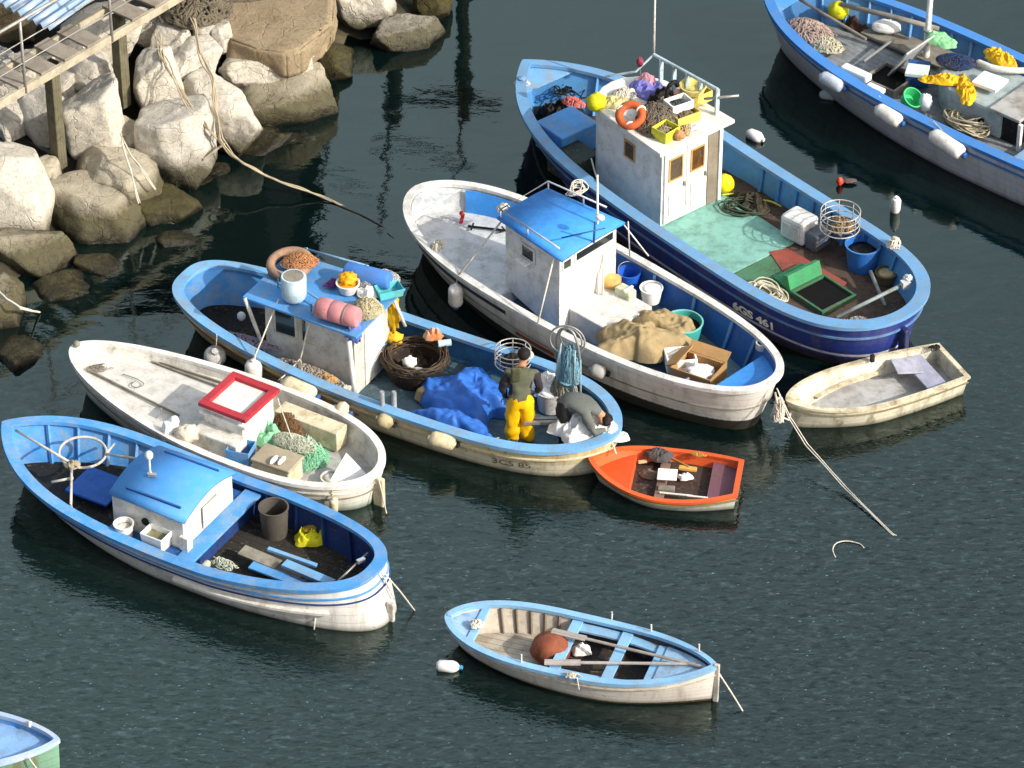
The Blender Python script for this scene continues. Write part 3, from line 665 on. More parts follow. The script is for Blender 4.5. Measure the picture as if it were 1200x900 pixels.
# ------------------------------------------------------------------ boat helpers
def seg(mb, a, b, w, h):
    """plank or batten between two points"""
    a, b = Vector(a), Vector(b); d = b - a
    return mb.box((a + b) / 2, (d.length, w, h), rz=math.atan2(d.y, d.x), ry=-math.atan2(d.z, math.hypot(d.x, d.y)))
def cabin(bt, x0, x1, hf, ha, z0, z1, rise, wm, rm, over=(.06, .06, .08), th=.03, z0f=None, cx=0, name='cabin', rb=.008):
    """walls as one part, cambered roof as its sub-part; hf and ha are half widths fore and aft"""
    n = 14; z0f = z0 if z0f is None else z0f
    def arch(x, h, z, ex=0): return [Vector((x, cx + h * (-1 + 2 * i / n) * 1.0, z + rise * (1 - (-1 + 2 * i / n) ** 2))) for i in range(n + 1)]
    mb = MB(); f = arch(x0, hf, z1); a = arch(x1, ha, z1)
    def wall(top, bot): mb.add(top + bot, [tuple(range(len(top))) + tuple(range(len(top) + len(bot) - 1, len(top) - 1, -1))])
    for P, x, h, zb in ((f, x0, hf, z0f), (a, x1, ha, z0)):
        for i in range(n): mb.add([P[i], P[i + 1], (x, P[i + 1].y, zb), (x, P[i].y, zb)], [(0, 1, 2, 3)])
    for sg, i in ((-1, 0), (1, n)): mb.add([f[i], a[i], (x1, a[i].y, z0), (x0, f[i].y, z0f)], [(0, 1, 2, 3)])
    c = mb.build(name, wm, bt.o, weld=True)
    r = MB(); of, oa, os = over; hf2 = hf + os; ha2 = ha + os
    rows = [[p + Vector((0, 0, .004)) for p in arch(x0 - of + (x1 - x0 + of + oa) * q, hf2 + (ha2 - hf2) * q, z1)] for q in (0, .5, 1)]
    r.grid(rows); ro = r.build('roof', rm, c, solid=th); ro.modifiers['solid'].offset = 1 if False else -1
    for p in ro.data.polygons: p.use_smooth = rise > .02
    # keep the solidified sheet above the walls
    for v in ro.data.vertices: v.co.z += th
    return c, ro
def window(parent, p, u, v, w, h, n, glass=None, frame=None, fw=.025):
    """pane with a proud frame; p centre, u along, v up, n outward"""
    p, u, v, n = Vector(p), Vector(u).normalized(), Vector(v).normalized(), Vector(n).normalized(); mb = MB()
    def q(a, b, d): return p + u * a + v * b + n * d
    mb.add([q(-w / 2, -h / 2, .004), q(w / 2, -h / 2, .004), q(w / 2, h / 2, .004), q(-w / 2, h / 2, .004)], [(0, 1, 2, 3)])
    o = mb.build('window', glass or GLASS, parent); m2 = MB()
    for a0, a1, b0, b1 in ((-w / 2 - fw, w / 2 + fw, h / 2, h / 2 + fw), (-w / 2 - fw, w / 2 + fw, -h / 2 - fw, -h / 2), (-w / 2 - fw, -w / 2, -h / 2, h / 2), (w / 2, w / 2 + fw, -h / 2, h / 2)):
        m2.add([q(a0, b0, .001), q(a1, b0, .001), q(a1, b1, .001), q(a0, b1, .001), q(a0, b0, .014), q(a1, b0, .014), q(a1, b1, .014), q(a0, b1, .014)],
               [(4, 5, 6, 7), (0, 1, 5, 4), (1, 2, 6, 5), (2, 3, 7, 6), (3, 0, 4, 7)])
    m2.build('window_frame', frame or WHT, o); return o
def oar(name, label, a, b, mat=None, blade=True, r=.02, cat='oar', group=None):
    a, b = Vector(a), Vector(b); c = (a + b) / 2; mb = MB(); L = (b - a).length; n = 8
    mb.tube([a - c, b - c], r, 8)
    d = (b - a).normalized()
    if blade: seg(mb, b - c - d * min(.45, L * .25), b - c, .10, .014)
    return solo(mb, name, label, cat, mat or GREYW, c, smooth=True, ang=40, group=group)
HF = 'fenders hung along the boats'

# ================================================================== boat A: blue decked boat at the left
A = Boat('wooden_boat', 'white boat with blue rail, round topped blue cabin and a pipe hoop in its bow', (-6.714, -1.992, -.526, 5.783), .969, .642, 5.0, 1.136, 1.497, 2.663, (.85, .522, .725), rb=.42, rs=-.30, am=.2, ab=.95, as_=.16)
A.hull(hullmat('hull_blue_boat', '#e4e2dc', dirt=.35)); A.rail(BLU, wi=.13); A.strake(.86, BLU); A.strake(.78, NAVY, h=.008)
A.inner(BLU, .22, t1=.42); A.inner(NAVY, .10, t0=.42); A.deck(DARK, .24, 0, .44, name='foredeck'); A.deck(M('#37342f', .75, .5, '#191816', planks=('y', .13)), .11, .44, 1, name='sole')
A.ribs(BLU, [.06, .12, .19, .26, .33], .24); A.ribs(NAVY, [.62, .7, .78, .86], .12)
c, r = cabin(A, -.78, .33, .55, .57, .40, .87, .145, WHT, ROOFB, (.03, .05, .035))
for y in (-.44, .44): MB().box((-.2, y, .87 + .145 * (1 - (y / .57) ** 2) + .05), (.85, .03, .03)).build('grab_rail', BLUD, r, bev=.006)
MB().lathe([(.055, 0), (.055, .02), (.02, .02)], (-.25, -.575, .66), 12, (PI / 2, 0, 0)).build('vent', BLACK, c)
MB().box((.36, .02, .66), (.012, .36, .34)).build('hatch_door', WHT2, c, bev=.004)
A.part(MB().box((.46, 0, .43), (.25, 1.72, .04)), 'cross_deck', BLU, bev=.008); A.part(MB().box((-.2, -.69, .41), (1.15, .22, .03)).box((-.2, .69, .41), (1.15, .22, .03)), 'side_deck', BLUD)
A.bulkhead(NAVY, .585, .11, .41); MB().prism([(.3, -.62), (.42, -.62), (.42, -.5), (.3, -.5)], .45, .66).build('cheek', WHT, c)
h = A.l(125, 560, .38); A.part(MB().box((h.x, 0, .37), (.66, .58, .04)), 'hatch_cover', M('#2a63b8', .5, .25, '#1b3c70'), bev=.01)
mp = A.l(176, 555, 1.03); L_ = MB().tube([(mp.x, mp.y, 1.0), (mp.x, mp.y, 1.28)], .014, 8).lathe([(.06, 1.0), (.06, 1.03), (.02, 1.05)], (mp.x, mp.y, 0), 12).build('mast', WHT, A.o, smooth=True, ang=40)
MB().blob((mp.x, mp.y, 1.33), (.055, .055, .065), .0).build('lamp', CLEANW, L_, smooth=True); MB().box((mp.x + .07, mp.y - .05, 1.07), (.1, .05, .04), rz=.4).build('bracket', STEEL, L_)
t = thing('hoop_frame', 'white pipe hoop on legs over the bow of the blue cabin boat', 'net hoop', at(97, 548, .5))
def rel(px, py, z): return at(px, py, z) - t.location
PIPE = M('#cfc9be', .5, .5, '#8a6f58'); MB().ringtube(rel(97, 530, .72), .31, .31, .018, 40, 8, tilt=(.05, .05)).build('hoop', PIPE, t, smooth=True)
for a, b in (((18, 504, .86), (84, 543, .74)), ((84, 543, .74), (83, 592, .60)), ((83, 592, .60), (87, 607, .56)), ((124, 532, .74), (176, 540, .80)), ((60, 565, .62), (86, 560, .66)), ((124, 532, .72), (134, 520, .62))):
    MB().tube([rel(*a), rel(*b)], .018, 8).build('leg' if a[0] == 84 else 'strut', PIPE, t, smooth=True)
tangle(.1, .08, .06, 6, .012, 3).build('lashing', ROPE, t, loc=rel(85, 545, .72)) if False else None
o = tangle(.10, .09, .08, 7, .012, 3).build('lashing', ROPE, t, smooth=True); o.location = rel(85, 546, .70)
bucket('bucket', 'translucent white bucket beside the round topped cabin', 'bucket', at(146, 629, .42), .125, .22, WHT, fill=WHT2)
t = thing('fish_tub', 'square white tub beside the round topped cabin next to the bucket', 'tub', at(184, 640, .42), A.h)
MB().tray((0, 0, 0), (.34, .26, .24), .02, taper=.85).build('tub_wall', CLEANW, t, bev=.012); MB().box((0, 0, .15), (.29, .21, .02)).build('contents', M('#8c8a6c', .8, .5), t)
bucket('barrel', 'dark grey plastic barrel standing in the stern of the blue cabin boat', 'barrel', at(322, 625, .12), .19, .44, M('#57524c', .5, .3, '#38342f', planks=None), taper=.88, inside=None)
t = thing('oilskin_bag', 'crumpled bright yellow bag by the navy bulwark of the blue cabin boat', 'bag', at(365, 632, .13), .3)
heap(.27, .17, .20, 5, .8, freq=5).build('bag_body', YELB, t, smooth=True); o = heap(.10, .06, .05, 8, .8, freq=5).build('bag_opening', M('#8d7a22', .7, .3), t, smooth=True); o.location = (-.02, .02, .17)
def board(name, label, p0, p1, w, h, mat, cat='board', group=None):
    a, b = at(*p0), at(*p1); c = (a + b) / 2; return solo(seg(MB(), a - c, b - c, w, h), name, label, cat, mat, c, group=group, bev=.004)
board('board', 'grey plywood board lying beside the barrel in the cabin boat stern', (283, 644, .30), (326, 662, .26), .20, .02, GREYW)
board('board', 'broad pale blue board lying on top at the stern of the cabin boat', (333, 660, .36), (390, 684, .34), .14, .045, BLUL)
board('board', 'bright blue plank under the broad pale one in the cabin boat', (294, 662, .26), (357, 686, .22), .15, .03, BLU)
board('board', 'narrow pale blue batten behind the broad pale board', (314, 643, .33), (371, 663, .28), .06, .04, BLUL)
solo(MB().tube([(0, 0, 0), at(331, 681, .2) - at(300, 668, .2)], .008, 6), 'thin_rod', 'thin white rod beside the blue plank in the cabin boat', 'rod', WHT, at(300, 668, .2))
solo(tangle(.24, .08, .09, 22, .007, 21), 'net_scrap', 'scrap of pale green and white net along the near rail of the cabin boat', 'net', M('#b7bfae', .8, .4), at(262 + 0, 662, .40), A.h, smooth=True)
solo(MB().box((0, 0, 0), (.08, .2, .1)).box((.35, -.02, -.02), (.5, .14, .06)), 'net_float_bundle', 'pale bundle of floats and mesh at the near rail behind the cabin', 'bundle', M('#c2c4b4', .8, .5), at(240, 664, .4), A.h, bev=.03)
t = thing('tiller_bar', 'dark tiller bar with a shiny clamp at the stern of the cabin boat', 'tiller', at(410, 667, .55))
MB().tube([at(391, 686, .55) - t.location, at(431, 648, .62) - t.location], .016, 8).build('bar', STEEL, t, smooth=True); MB().box(at(423, 657, .64) - t.location, (.12, .06, .06), rz=.6).build('clamp', M('#d8d8d8', .25, .2, metal=.8), t, bev=.01)
A.part(MB().box((A.L / 2 + .20, 0, -.02), (.10, .06, .62)), 'rudder', WHT2, bev=.02); A.strake(.66, WHT, wo=-.06, h=.025, t0=.56, t1=.93, name='bilge_strake', sides=(-1,))
for i, (a, b) in enumerate((((452, 672, .72), (486, 716, 0)), ((448, 671, .72), (462, 702, .25)), ((373, 692, .58), (369, 738, .02)))):
    rope('mooring_rope', ['pale line running from the cabin boat rudder down to the water', 'short pale line hanging over the cabin boat stern', 'line hanging down the near side of the cabin boat'][i], [at(*a), at(*b)], .011, ROPEW)
rope('mooring_rope', 'line lying underwater from the cabin boat towards the rowing boat float', [at(455, 700, .02), at(480, 722, -.04), at(508, 745, -.05), at(528, 778, -.06)], .012, RUBBER, group=None)

# ================================================================== boat B: white boat with red framed hatch
B = Boat('wooden_boat', 'white boat with a small box cabin topped by a red framed hatch', (-5.98, -.063, -.548, 4.924), .884, .575, 1.629, 1.877, 2.898, 1.997, (.675, .529, .517), rb=.3, rs=.14, am=.17, ab=.7, as_=.35)
B.hull(hullmat('hull_white_boat', '#dedbd2', low='#b9c7bd', lowz=.12, dirt=.3)); B.rail(WHT, wi=.07); B.strake(.84, WHT2); B.strake(.72, GREYW, h=.007)
WD = M('#d4d2cc', .55, .35, '#8a7f6c', .08); B.inner(WHT2, .15, t0=0); B.deck(WD, lambda t: .47 - .08 * t / .5, 0.0, .55, name='foredeck'); B.deck(M('#c2c1be', .6, .4, '#7d7566'), .17, .55, 1, name='cockpit_sole')
B.bulkhead(WHT, .552, .17, .41)
mb = MB()
for a, b in (((160, 416, .47), (268, 451, .45)), ((178, 424, .47), (262, 455, .45)), ((102, 433, .5), (210, 487, .46))): seg(mb, B.l(*a), B.l(*b), .022, .03)
B.part(mb, 'coaming', GREYW)
c, r = cabin(B, -.02, .60, .35, .36, .17, .86, 0, WHT, WHT, (.02, .02, .02), th=.03, z0f=.38, cx=-.03)
B_ = MB(); w_ = .11
for x0, x1, y0, y1 in ((-.07, .69, -.44, -.44 + w_), (-.07, .69, .38 - w_, .38), (-.07, -.07 + w_, -.44 + w_, .38 - w_), (.69 - w_, .69, -.44 + w_, .38 - w_)): B_.box(((x0 + x1) / 2, (y0 + y1) / 2, .935), (x1 - x0, y1 - y0, .06))
B_.build('hatch_frame', M('#b4303c', .4, .3, '#6d3034'), r, bev=.006); MB().box((.31, -.03, .905), (.55, .6, .012)).build('hatch_panel', WHT, r)
B.part(MB().box((.30, -.50, .42), (.72, .26, .42)), 'side_locker', WHT2, bev=.015); MB().box((.3, -.40, .80), (.74, .06, .05)).build('side_rail', WHT, c, bev=.006)
B.part(MB().box((1.05, .55, .36), (1.0, .26, .30)), 'side_bench', CREAM, bev=.012)
t = thing('plastic_crate', 'blue plastic crate standing by the red framed hatch', 'crate', at(283, 541, .32), B.h + .25)
MB().tray((0, 0, 0), (.33, .30, .27), .014, taper=.9).build('crate_wall', BLU, t, bev=.006); MB().box((0, 0, .12), (.22, .2, .08), rz=.5).build('contents', BLUD, t, bev=.01)
t = thing('storage_box', 'grey brown lidded box in the stern of the red hatch boat', 'box', at(326, 560, .2), B.h + .05)
MB().box((0, 0, .15), (.56, .36, .30)).build('box_body', CREAM, t, bev=.02); MB().box((0, 0, .325), (.60, .40, .05)).build('lid', M('#a79c86', .7, .4, '#756a56'), t, bev=.015)
for k, (px, py) in enumerate(((321, 540), (330, 541))): solo(MB().blob((0, 0, .02), (.095, .035, .03), .1, seed=k), 'sandal', ['white sandal nearest the crate on the box lid', 'white sandal nearest the net on the box lid'][k], 'sandal', CLEANW, at(px, py, .56), 1.1, smooth=True, group='sandals on the box lid')
solo(heap(.36, .20, .26, 31, .9, freq=6), 'fishing_net', 'mint green net heaped between the hatch and the storage box', 'net', GREENN, at(308, 513, .28), B.h, smooth=True)
solo(tangle(.36, .25, .24, 130, .004, 32, seg=4), 'fishing_net', 'green mesh spilling towards the stern of the red hatch boat', 'net', GREENN, at(356, 537, .2), B.h + .4, smooth=True)
solo(heap(.30, .2, .16, 39, .9, freq=7), 'fishing_net', 'dense sea green mesh under the loose green strands', 'net', M('#7fb79a', .85, .4, '#3f6a54', fine=80), at(354, 540, .18), B.h + .4, smooth=True)
solo(tangle(.34, .16, .12, 70, .0035, 38, seg=4), 'fishing_net', 'fine whitish twine trailing over the storage box corner', 'net', M('#d4d9c4', .85, .3), at(345, 520, .42), B.h, smooth=True)
solo(heap(.26, .15, .2, 33, .9, freq=7), 'fishing_net', 'pale grey green net behind the storage box', 'net', M('#a9c4b0', .8, .4, fine=80), at(362, 528, .2), B.h - .3, smooth=True)
solo(tangle(.26, .19, .26, 120, .0035, 34, seg=4), 'fishing_net', 'wispy brown net piled behind the red framed hatch', 'net', M('#8a6b4c', .9, .4, '#4a3420'), at(338, 503, .30), B.h, smooth=True)
solo(MB().box((0, 0, .13), (.30, .2, .26), taper=.6).box((.05, .0, .28), (.16, .12, .12), rx=.4, taper=.5), 'foam_block', 'broken white foam block with a stub, left of the locker', 'foam block', FOAM, at(201, 512, .44), .4, bev=.03)
solo(MB().blob((0, 0, .14), (.17, .13, .13), .14, 3, 5), 'cement_bag', 'lumpy cream bag beside the broken foam block', 'bag', M('#d6cdb8', .8, .4), at(220, 518, .44), 0, smooth=True)
bucket('bucket_lid_tub', 'round white tub lying low in the stern of the red hatch boat', 'tub', at(388, 566, .2), .13, .10, WHT, fill=WHT2, fillz=.9)
solo(MB().add([(-.25, -.1, .0), (.3, -.12, .04), (.05, .2, .24), (-.25, -.1, .02), (.3, -.12, .06), (.05, .2, .26)], [(0, 1, 2), (3, 4, 5), (0, 1, 4, 3), (1, 2, 5, 4), (2, 0, 3, 5)]), 'foam_wedge', 'triangular white foam wedge at the round stern', 'foam block', FOAM, at(405, 560, .26), .2)
solo(tangle(.2, .09, .05, 12, .006, 36), 'line_tangle', 'thin dark line tangled on the white foredeck', 'line', GREYW, at(118, 432, .49), .2, smooth=True)
solo(MB().tube(catmull([(-.3, .1, 0), (-.1, .06, 0), (.05, -.02, 0), (.0, -.12, 0), (-.1, -.1, 0), (-.08, .0, 0)]), .007, 5), 'line_tangle', 'curl of thin line in the middle of the white foredeck', 'line', GREYW, at(165, 448, .48), -.3, smooth=True)
solo(MB().blob((0, 0, .04), (.05, .05, .05), 0), 'float', 'small dark float tied at the white bow', 'float', GREYW, at(90, 406, .7), smooth=True)
B.part(MB().box((B.L / 2 + .03, 0, .1), (.16, .07, .7)), 'rudder', CREAM, bev=.02)
fender('fender', 'round silvery fender hanging in front of the light blue bow rail', at(252, 411, .44), at(252, 424, .14), .155, M('#c9c8c4', .3, .3), HF, rope_to=at(254, 392, .72))
fender('fender', 'tall white fender with a yellow green top', at(297, 421, .60), at(297, 448, .22), .12, FEND, HF, cap=YELB, rope_to=at(300, 410, .7))
fender('fender', 'long cream fender lying along the white boat rail behind the hatch', at(329, 447, .52), at(372, 466, .44), .125, FENDC, HF)
fender('fender', 'round cream fender squeezed between the two boats', at(390, 477, .50), at(410, 486, .44), .135, FENDC, HF)
fender('fender', 'tiny white float hanging on the near side of the white bow', at(187, 487, .46), at(187, 499, .30), .055, FEND, HF, rope_to=at(189, 478, .55))
fender('fender', 'cream fender hanging at the stern of the white boat', at(391, 584, .40), at(391, 600, .10), .06, FENDC, HF, rope_to=at(389, 568, .55))
for i, (a, b, cpt) in enumerate((((443, 560, .5), (453, 602, 0), .01), ((325, 466, .9), (343, 515, .5), .0))):
    rope('line', ['pale line from the round stern of the white boat to the water', 'thin line from the red hatch corner to the net'][i], [at(*a), at(*b)], .010 if i == 0 else .007, ROPEW)

# ================================================================== boat C: light blue rail boat with the two men
C = Boat('wooden_boat', 'cream boat with light blue rail, cluttered blue wheelhouse roof and two men in its stern', (-4.579, 1.528, -.515, 6.859), 1.013, .63, 2.59, 2.948, 3.607, 1.104, (.761, .484, .559), rb=.35, rs=.15, am=.15, ab=.7, as_=.3)
C.qa = 1.6
C.hull(hullmat('hull_cream_boat', '#d6c79c', low='#e2dabf', lowz=.26, dirt=.5)); C.rail(BLUL, wi=.13); C.strake(.82, CREAM); C.strake(.70, M('#a8692e', .6, .5), h=.012, t1=.5)
C.inner(BLU, .10, t1=.3, name='bulwark'); C.inner(M('#3d79a8', .5, .6, '#2c4a5c'), .07, t0=.3); C.deck(DARK, .18, .0, .42, name='foredeck'); C.deck(M('#4f6a78', .6, .6, '#262b2c'), .08, .42, 1, name='sole'); C.deck(BLU, lambda t: .72 - t * .4, 0.0, .045, w=.06, name='breast_hook')
CW = M('#d3d0c6', .5, .4, '#7a6e58')
c, r = cabin(C, -1.8, -.35, .44, .48, .10, 1.22, 0, CW, BLU, (.24, .14, .17), th=.03)
for x, w_ in ((-1.45, .34), (-1.02, .34)): window(c, (x, -.452, .93), (1, .02, 0), (0, 0, 1), w_, .40, (0, -1, 0), frame=M('#c4bda6', .5, .4))
window(c, (-1.805, -.2, .93), (0, 1, 0), (0, 0, 1), .3, .4, (-1, 0, 0)); window(c, (-1.805, .2, .93), (0, 1, 0), (0, 0, 1), .3, .4, (-1, 0, 0))
MB().box((-.34, .02, .62), (.02, .5, 1.0)).build('door', WHT, c, bev=.004)
for y in (-.62, .62): MB().tube([(-2.0, y, 1.25), (-1.83, y * .72, .3)], .028, 8).build('post', CW, c, smooth=True)
R_ = MB()
for a, b in (((324, 318, 1.38), (413, 377, 1.38)), ((356, 291, 1.38), (432, 312, 1.38))): R_.tube([C.l(*a), C.l(*b)], .016, 8)
for a in ((326, 337), (365, 366), (410, 388), (360, 300), (430, 320)): p = C.l(a[0], a[1], 1.27); R_.tube([p, p + Vector((0, 0, .14))], .012, 6)
R_.build('roof_rail', M('#7fa8c6', .4, .4), r, smooth=True)
MB().tube([C.l(409, 400, 1.2), C.l(416, 463, .45)], .035, 8).build('pole', WHT, C.o, smooth=True); MB().tube([C.l(462, 352, 1.2), C.l(475, 382, .75)], .022, 8).build('pole', WHT, C.o, smooth=True)
RZ = 1.285
# clutter on the roof
t = thing('drum', 'pale blue white drum standing on the cluttered wheelhouse roof', 'drum', at(345, 350, RZ)); MB().lathe([(0, 0), (.13, 0), (.17, .06), (.175, .36), (.165, .38), (0, .38)], (0, 0, 0), 24).build('drum_body', M('#c3dbe4', .4, .3), t, smooth=True, ang=40); MB().lathe([(0, .385), (.14, .385), (.145, .375)], (0, 0, 0), 20).build('lid', GREYW, t)
t = thing('life_ring', 'faded orange and grey ring buoy leaning behind the drum', 'life ring', at(340, 309, RZ + .10)); MB().ringtube((0, 0, 0), .27, .24, .065, 30, 10, tilt=(.2, -.1)).build('ring_body', M('#b08c72', .7, .7, '#5f5a52'), t, smooth=True); tangle(.26, .17, .14, 80, .006, 41, seg=4).build('net_line', M('#c08a5c', .8, .6, '#8a5a52'), t, smooth=True).location = (.14, -.02, .03)
t = thing('rolled_mat', 'faded pink roll tied with cord on the wheelhouse roof', 'roll', at(396, 366, RZ + .14), C.h + .06); MB().lathe([(0, -.31), (.12, -.31), (.145, -.28), (.15, -.1), (.142, -.09), (.15, -.08), (.15, .1), (.142, .11), (.15, .12), (.145, .28), (.12, .31), (0, .31)], (0, 0, 0), 22, (0, PI / 2, 0)).build('roll_body', M('#cf8d90', .7, .4, '#8f5c60'), t, smooth=True, ang=50); MB().lathe([(.151, .13), (.155, .14), (.151, .15)], (0, 0, 0), 22, (0, PI / 2, 0)).build('cord', GREYW, t)
bucket('basin', 'white basin full of yellow gloves on the wheelhouse roof', 'basin', at(408, 341, RZ), .155, .14, WHT, taper=.75, fill=M('#e6a11a', .5, .3), fillz=.75)
solo(MB().blob((0, 0, .06), (.12, .11, .09), .35, 4, 3), 'glove_pile', 'orange yellow gloves heaped in the white basin', 'gloves', M('#f0ac18', .5, .3), at(408, 331, RZ + .1), smooth=True)
solo(heap(.14, .07, .1, 51, .8, freq=6), 'cloth', 'purple cloth left of the white basin', 'cloth', M('#6a3a78', .8, .3), at(391, 333, RZ), .6, smooth=True)
solo(MB().lathe([(0, -.33), (.11, -.33), (.13, -.3), (.13, .3), (.11, .33), (0, .33)], (0, 0, 0), 20, (0, PI / 2, 0)), 'rolled_tarp', 'bright blue rolled tarp along the far edge of the wheelhouse roof', 'roll', M('#4a83d0', .5, .25), at(431, 323, RZ + .14), C.h + .12, smooth=True, ang=50)
solo(MB().tray((0, 0, 0), (.36, .24, .12), .012, taper=.9), 'fish_tray', 'turquoise tray at the aft corner of the wheelhouse roof', 'tray', M('#5fc3c8', .5, .3), at(456, 345, RZ), C.h + .9, bev=.006)
solo(tangle(.32, .17, .22, 110, .005, 52, seg=4), 'net_pile', 'silver grey net beside the rolled blue tarp', 'net', M('#b9b9b6', .6, .4), at(444, 333, RZ), .4, smooth=True)
solo(tangle(.22, .2, .2, 100, .0045, 53, seg=4), 'net_pile', 'cream net in front of the turquoise tray', 'net', M('#cfc7a4', .8, .4), at(430, 364, RZ), .2, smooth=True)
solo(heap(.13, .13, .16, 54, .7, freq=5), 'plastic_bag', 'white plastic bag between the basin and the cream net', 'bag', CLEANW, at(430, 346, RZ), 0, smooth=True)
solo(MB().blob((0, 0, -.02), (.11, .10, .15), .35, 4, 6), 'cloth_bundle', 'periwinkle blue cloth bundle hanging from the near corner of the wheelhouse roof', 'cloth', M('#6a7fd0', .8, .3, '#4a5a9a'), at(415, 386, 1.22), 0, smooth=True)
solo(tangle(.16, .13, .14, 60, .0045, 55, seg=4), 'net_pile', 'small grey net knot above the blue cloth bundle', 'net', GREYW, at(414, 372, RZ), 0, smooth=True)
# foredeck gear
for i, (a, b) in enumerate((((326, 350, 1.30), (298, 420, .62)), ((366, 364, 1.30), (352, 420, .55)), ((352, 420, .55), (361, 470, .45)), ((352, 420, .55), (326, 446, .5)))):
    rope('line', ['white line from the near front roof corner down to the light blue rail', 'white line from the middle of the roof edge to the rope coils', 'white line hanging from the coils over the light blue rail', 'slack white line over the light blue rail by the cream fender'][i], [at(*a), at(*b)], .012, ROPEW, sag=.02)
solo(tangle(.62, .14, .10, 60, .012, 61, seg=4), 'rope_pile', 'long pile of grey and pink rope along the near side of the wheelhouse', 'rope', M('#a39a8c', .9, .5, '#6a5c6c'), at(358, 437, .35), C.h, smooth=True)
solo(tangle(.62, .09, .05, 34, .010, 62, seg=4), 'rope_pile', 'mauve rope lying inside the near bow rail', 'rope', M('#9a8fa0', .9, .4), at(292, 400, .42), C.h + .1, smooth=True)
solo(tangle(.28, .22, .12, 40, .010, 63), 'net_pile', 'dark net heaped in the shaded bow', 'net', M('#4a443c', .9, .4), at(300, 396, .2), .2, smooth=True)
solo(MB().blob((0, 0, .05), (.06, .05, .07), .05), 'float', 'white float hanging in the dark bow of the two men boat', 'float', CLEANW, at(283, 374, .42), 0, smooth=True)
solo(heap(.18, .1, .12, 64, .7, freq=6), 'rag', 'tan rag at the foot of the wheelhouse side', 'cloth', CARD, at(384, 447, .35), C.h, smooth=True)
solo(heap(.16, .1, .12, 65, .8, freq=7), 'net_bag', 'pale net bag below the wheelhouse corner', 'net', M('#bdb7a8', .8, .4), at(402, 458, .35), C.h, smooth=True)
# aft side
t = thing('oilskin_trousers', 'yellow oilskins hanging behind the wheelhouse', 'oilskins', at(461, 388, .6)); MB().blob((0, 0, .3), (.10, .07, .30), .3, 3, 7).build('trousers', YEL, t, smooth=True); MB().blob((.0, -.02, -.12), (.12, .08, .12), .3, 4, 8).build('boot', YEL, t, smooth=True)
bucket('bucket', 'turquoise blue bucket next to the big black net basket', 'bucket', at(443, 416, .3), .10, .2, M('#3b93c8', .4, .2))
t = thing('net_basket', 'big round black basket of dark net with white scraps in it', 'basket', at(487, 440, .10)); MB().lathe([(0, 0), (.36, 0), (.47, .32), (.45, .34), (.33, .06), (0, .05)], (0, 0, 0), 36).build('basket_wall', M('#26211d', .8, .5, '#4a3a28'), t, smooth=True, ang=50)
q = MB()
rng = random.Random(5)
for k in range(46):
    a0 = rng.random() * TAU; R1 = rng.uniform(.34, .475); z1 = rng.uniform(.24, .40); q.tube([(R1 * math.cos(a0 + u * .25) * (1 + rng.uniform(-.03, .03)), R1 * math.sin(a0 + u * .25) * (1 + rng.uniform(-.03, .03)), z1 + rng.uniform(-.02, .02)) for u in range(10)], rng.uniform(.006, .012), 5)
q.build('coiled_net', M('#54473a', .9, .5, '#2a2019'), t, smooth=True)
MB().blob((-.08, .03, .2), (.10, .08, .09), .2, 3, 2).build('foam_scrap', FOAM, t, smooth=True); MB().blob((.1, -.12, .14), (.16, .06, .06), .4, 3, 3).build('foam_scrap', FOAM, t, smooth=True)
heap(.3, .3, .12, 71, .8, freq=7).build('net_heap', M('#231d18', .9, .4), t, smooth=True).location = (0, 0, .06)
solo(heap(.14, .09, .16, 72, .8, freq=6), 'cloth_scrap', 'orange and cream cloth scrap behind the black net basket', 'cloth', M('#cf7c4c', .7, .6, '#c9c3ae'), at(508, 396, .55), .2, smooth=True)
solo(MB().lathe([(0, -.09), (.05, -.09), (.05, .09), (0, .09)], (0, 0, 0), 12, (0, PI / 2, .2)), 'flask', 'small pale flask beside the orange scrap on the far rail', 'flask', M('#b9d3dc', .3, .2), at(521, 402, .52), 0, smooth=True, ang=40)
solo(MB().box((0, 0, .09), (.5, .13, .16), taper=.8), 'wooden_chock', 'tan wooden wedge in front of the black net basket', 'wood block', M('#a5946e', .7, .5), at(504, 462, .12), .75, bev=.02)
o = solo(heap(.66, .52, .44, 73, .42, freq=1.9, edge=.3, crease=.07), 'blue_tarp', 'crumpled royal blue tarpaulin heaped in the middle of the men boat', 'tarpaulin', TARP, at(552, 474, .10), C.h, smooth=True)
solo(heap(.52, .22, .22, 74, .5, freq=2.4, edge=.4, crease=.08), 'blue_tarp', 'loose fold of royal blue tarpaulin at the near rail', 'tarpaulin', TARP, at(534, 500, .22), C.h, smooth=True)
wirebasket('silver wire basket on the far rail just behind the standing man', at(601, 425, .48), .245, .22, n=4, fill=M('#3a3632', .8, .3))
wirebasket_dummy = None
# line hauler with its rope
t = thing('line_hauler', 'tall steel hauler frame draped with blue grey rope at the far rail', 'hauler', at(664, 470, .3), C.h)
HR = MB()
for s_ in (-.16, .16): HR.tube(catmull([(s_, .1, 0), (s_ * 1.1, .05, .6), (s_ * 1.0, .0, 1.0), (s_ * .6, 0, 1.17), (0, 0, 1.22)]), .018, 8)
HR.ringtube((0, 0, 1.02), .24, .24, .014, 28, 6, tilt=(PI / 2, 0), rz=.3).ringtube((0, .1, .98), .17, .17, .012, 24, 6, tilt=(PI / 2, 0)); HR.build('frame', STEEL, t, smooth=True)
tangle(.16, .12, .6, 60, .012, 81).build('hanging_rope', ROPEB, t, smooth=True).location = (.04, 0, .38); tangle(.2, .14, .4, 50, .012, 82).build('hanging_rope', M('#8b8a7f', .9, .4), t, smooth=True).location = (-.04, 0, .1)
q = MB()
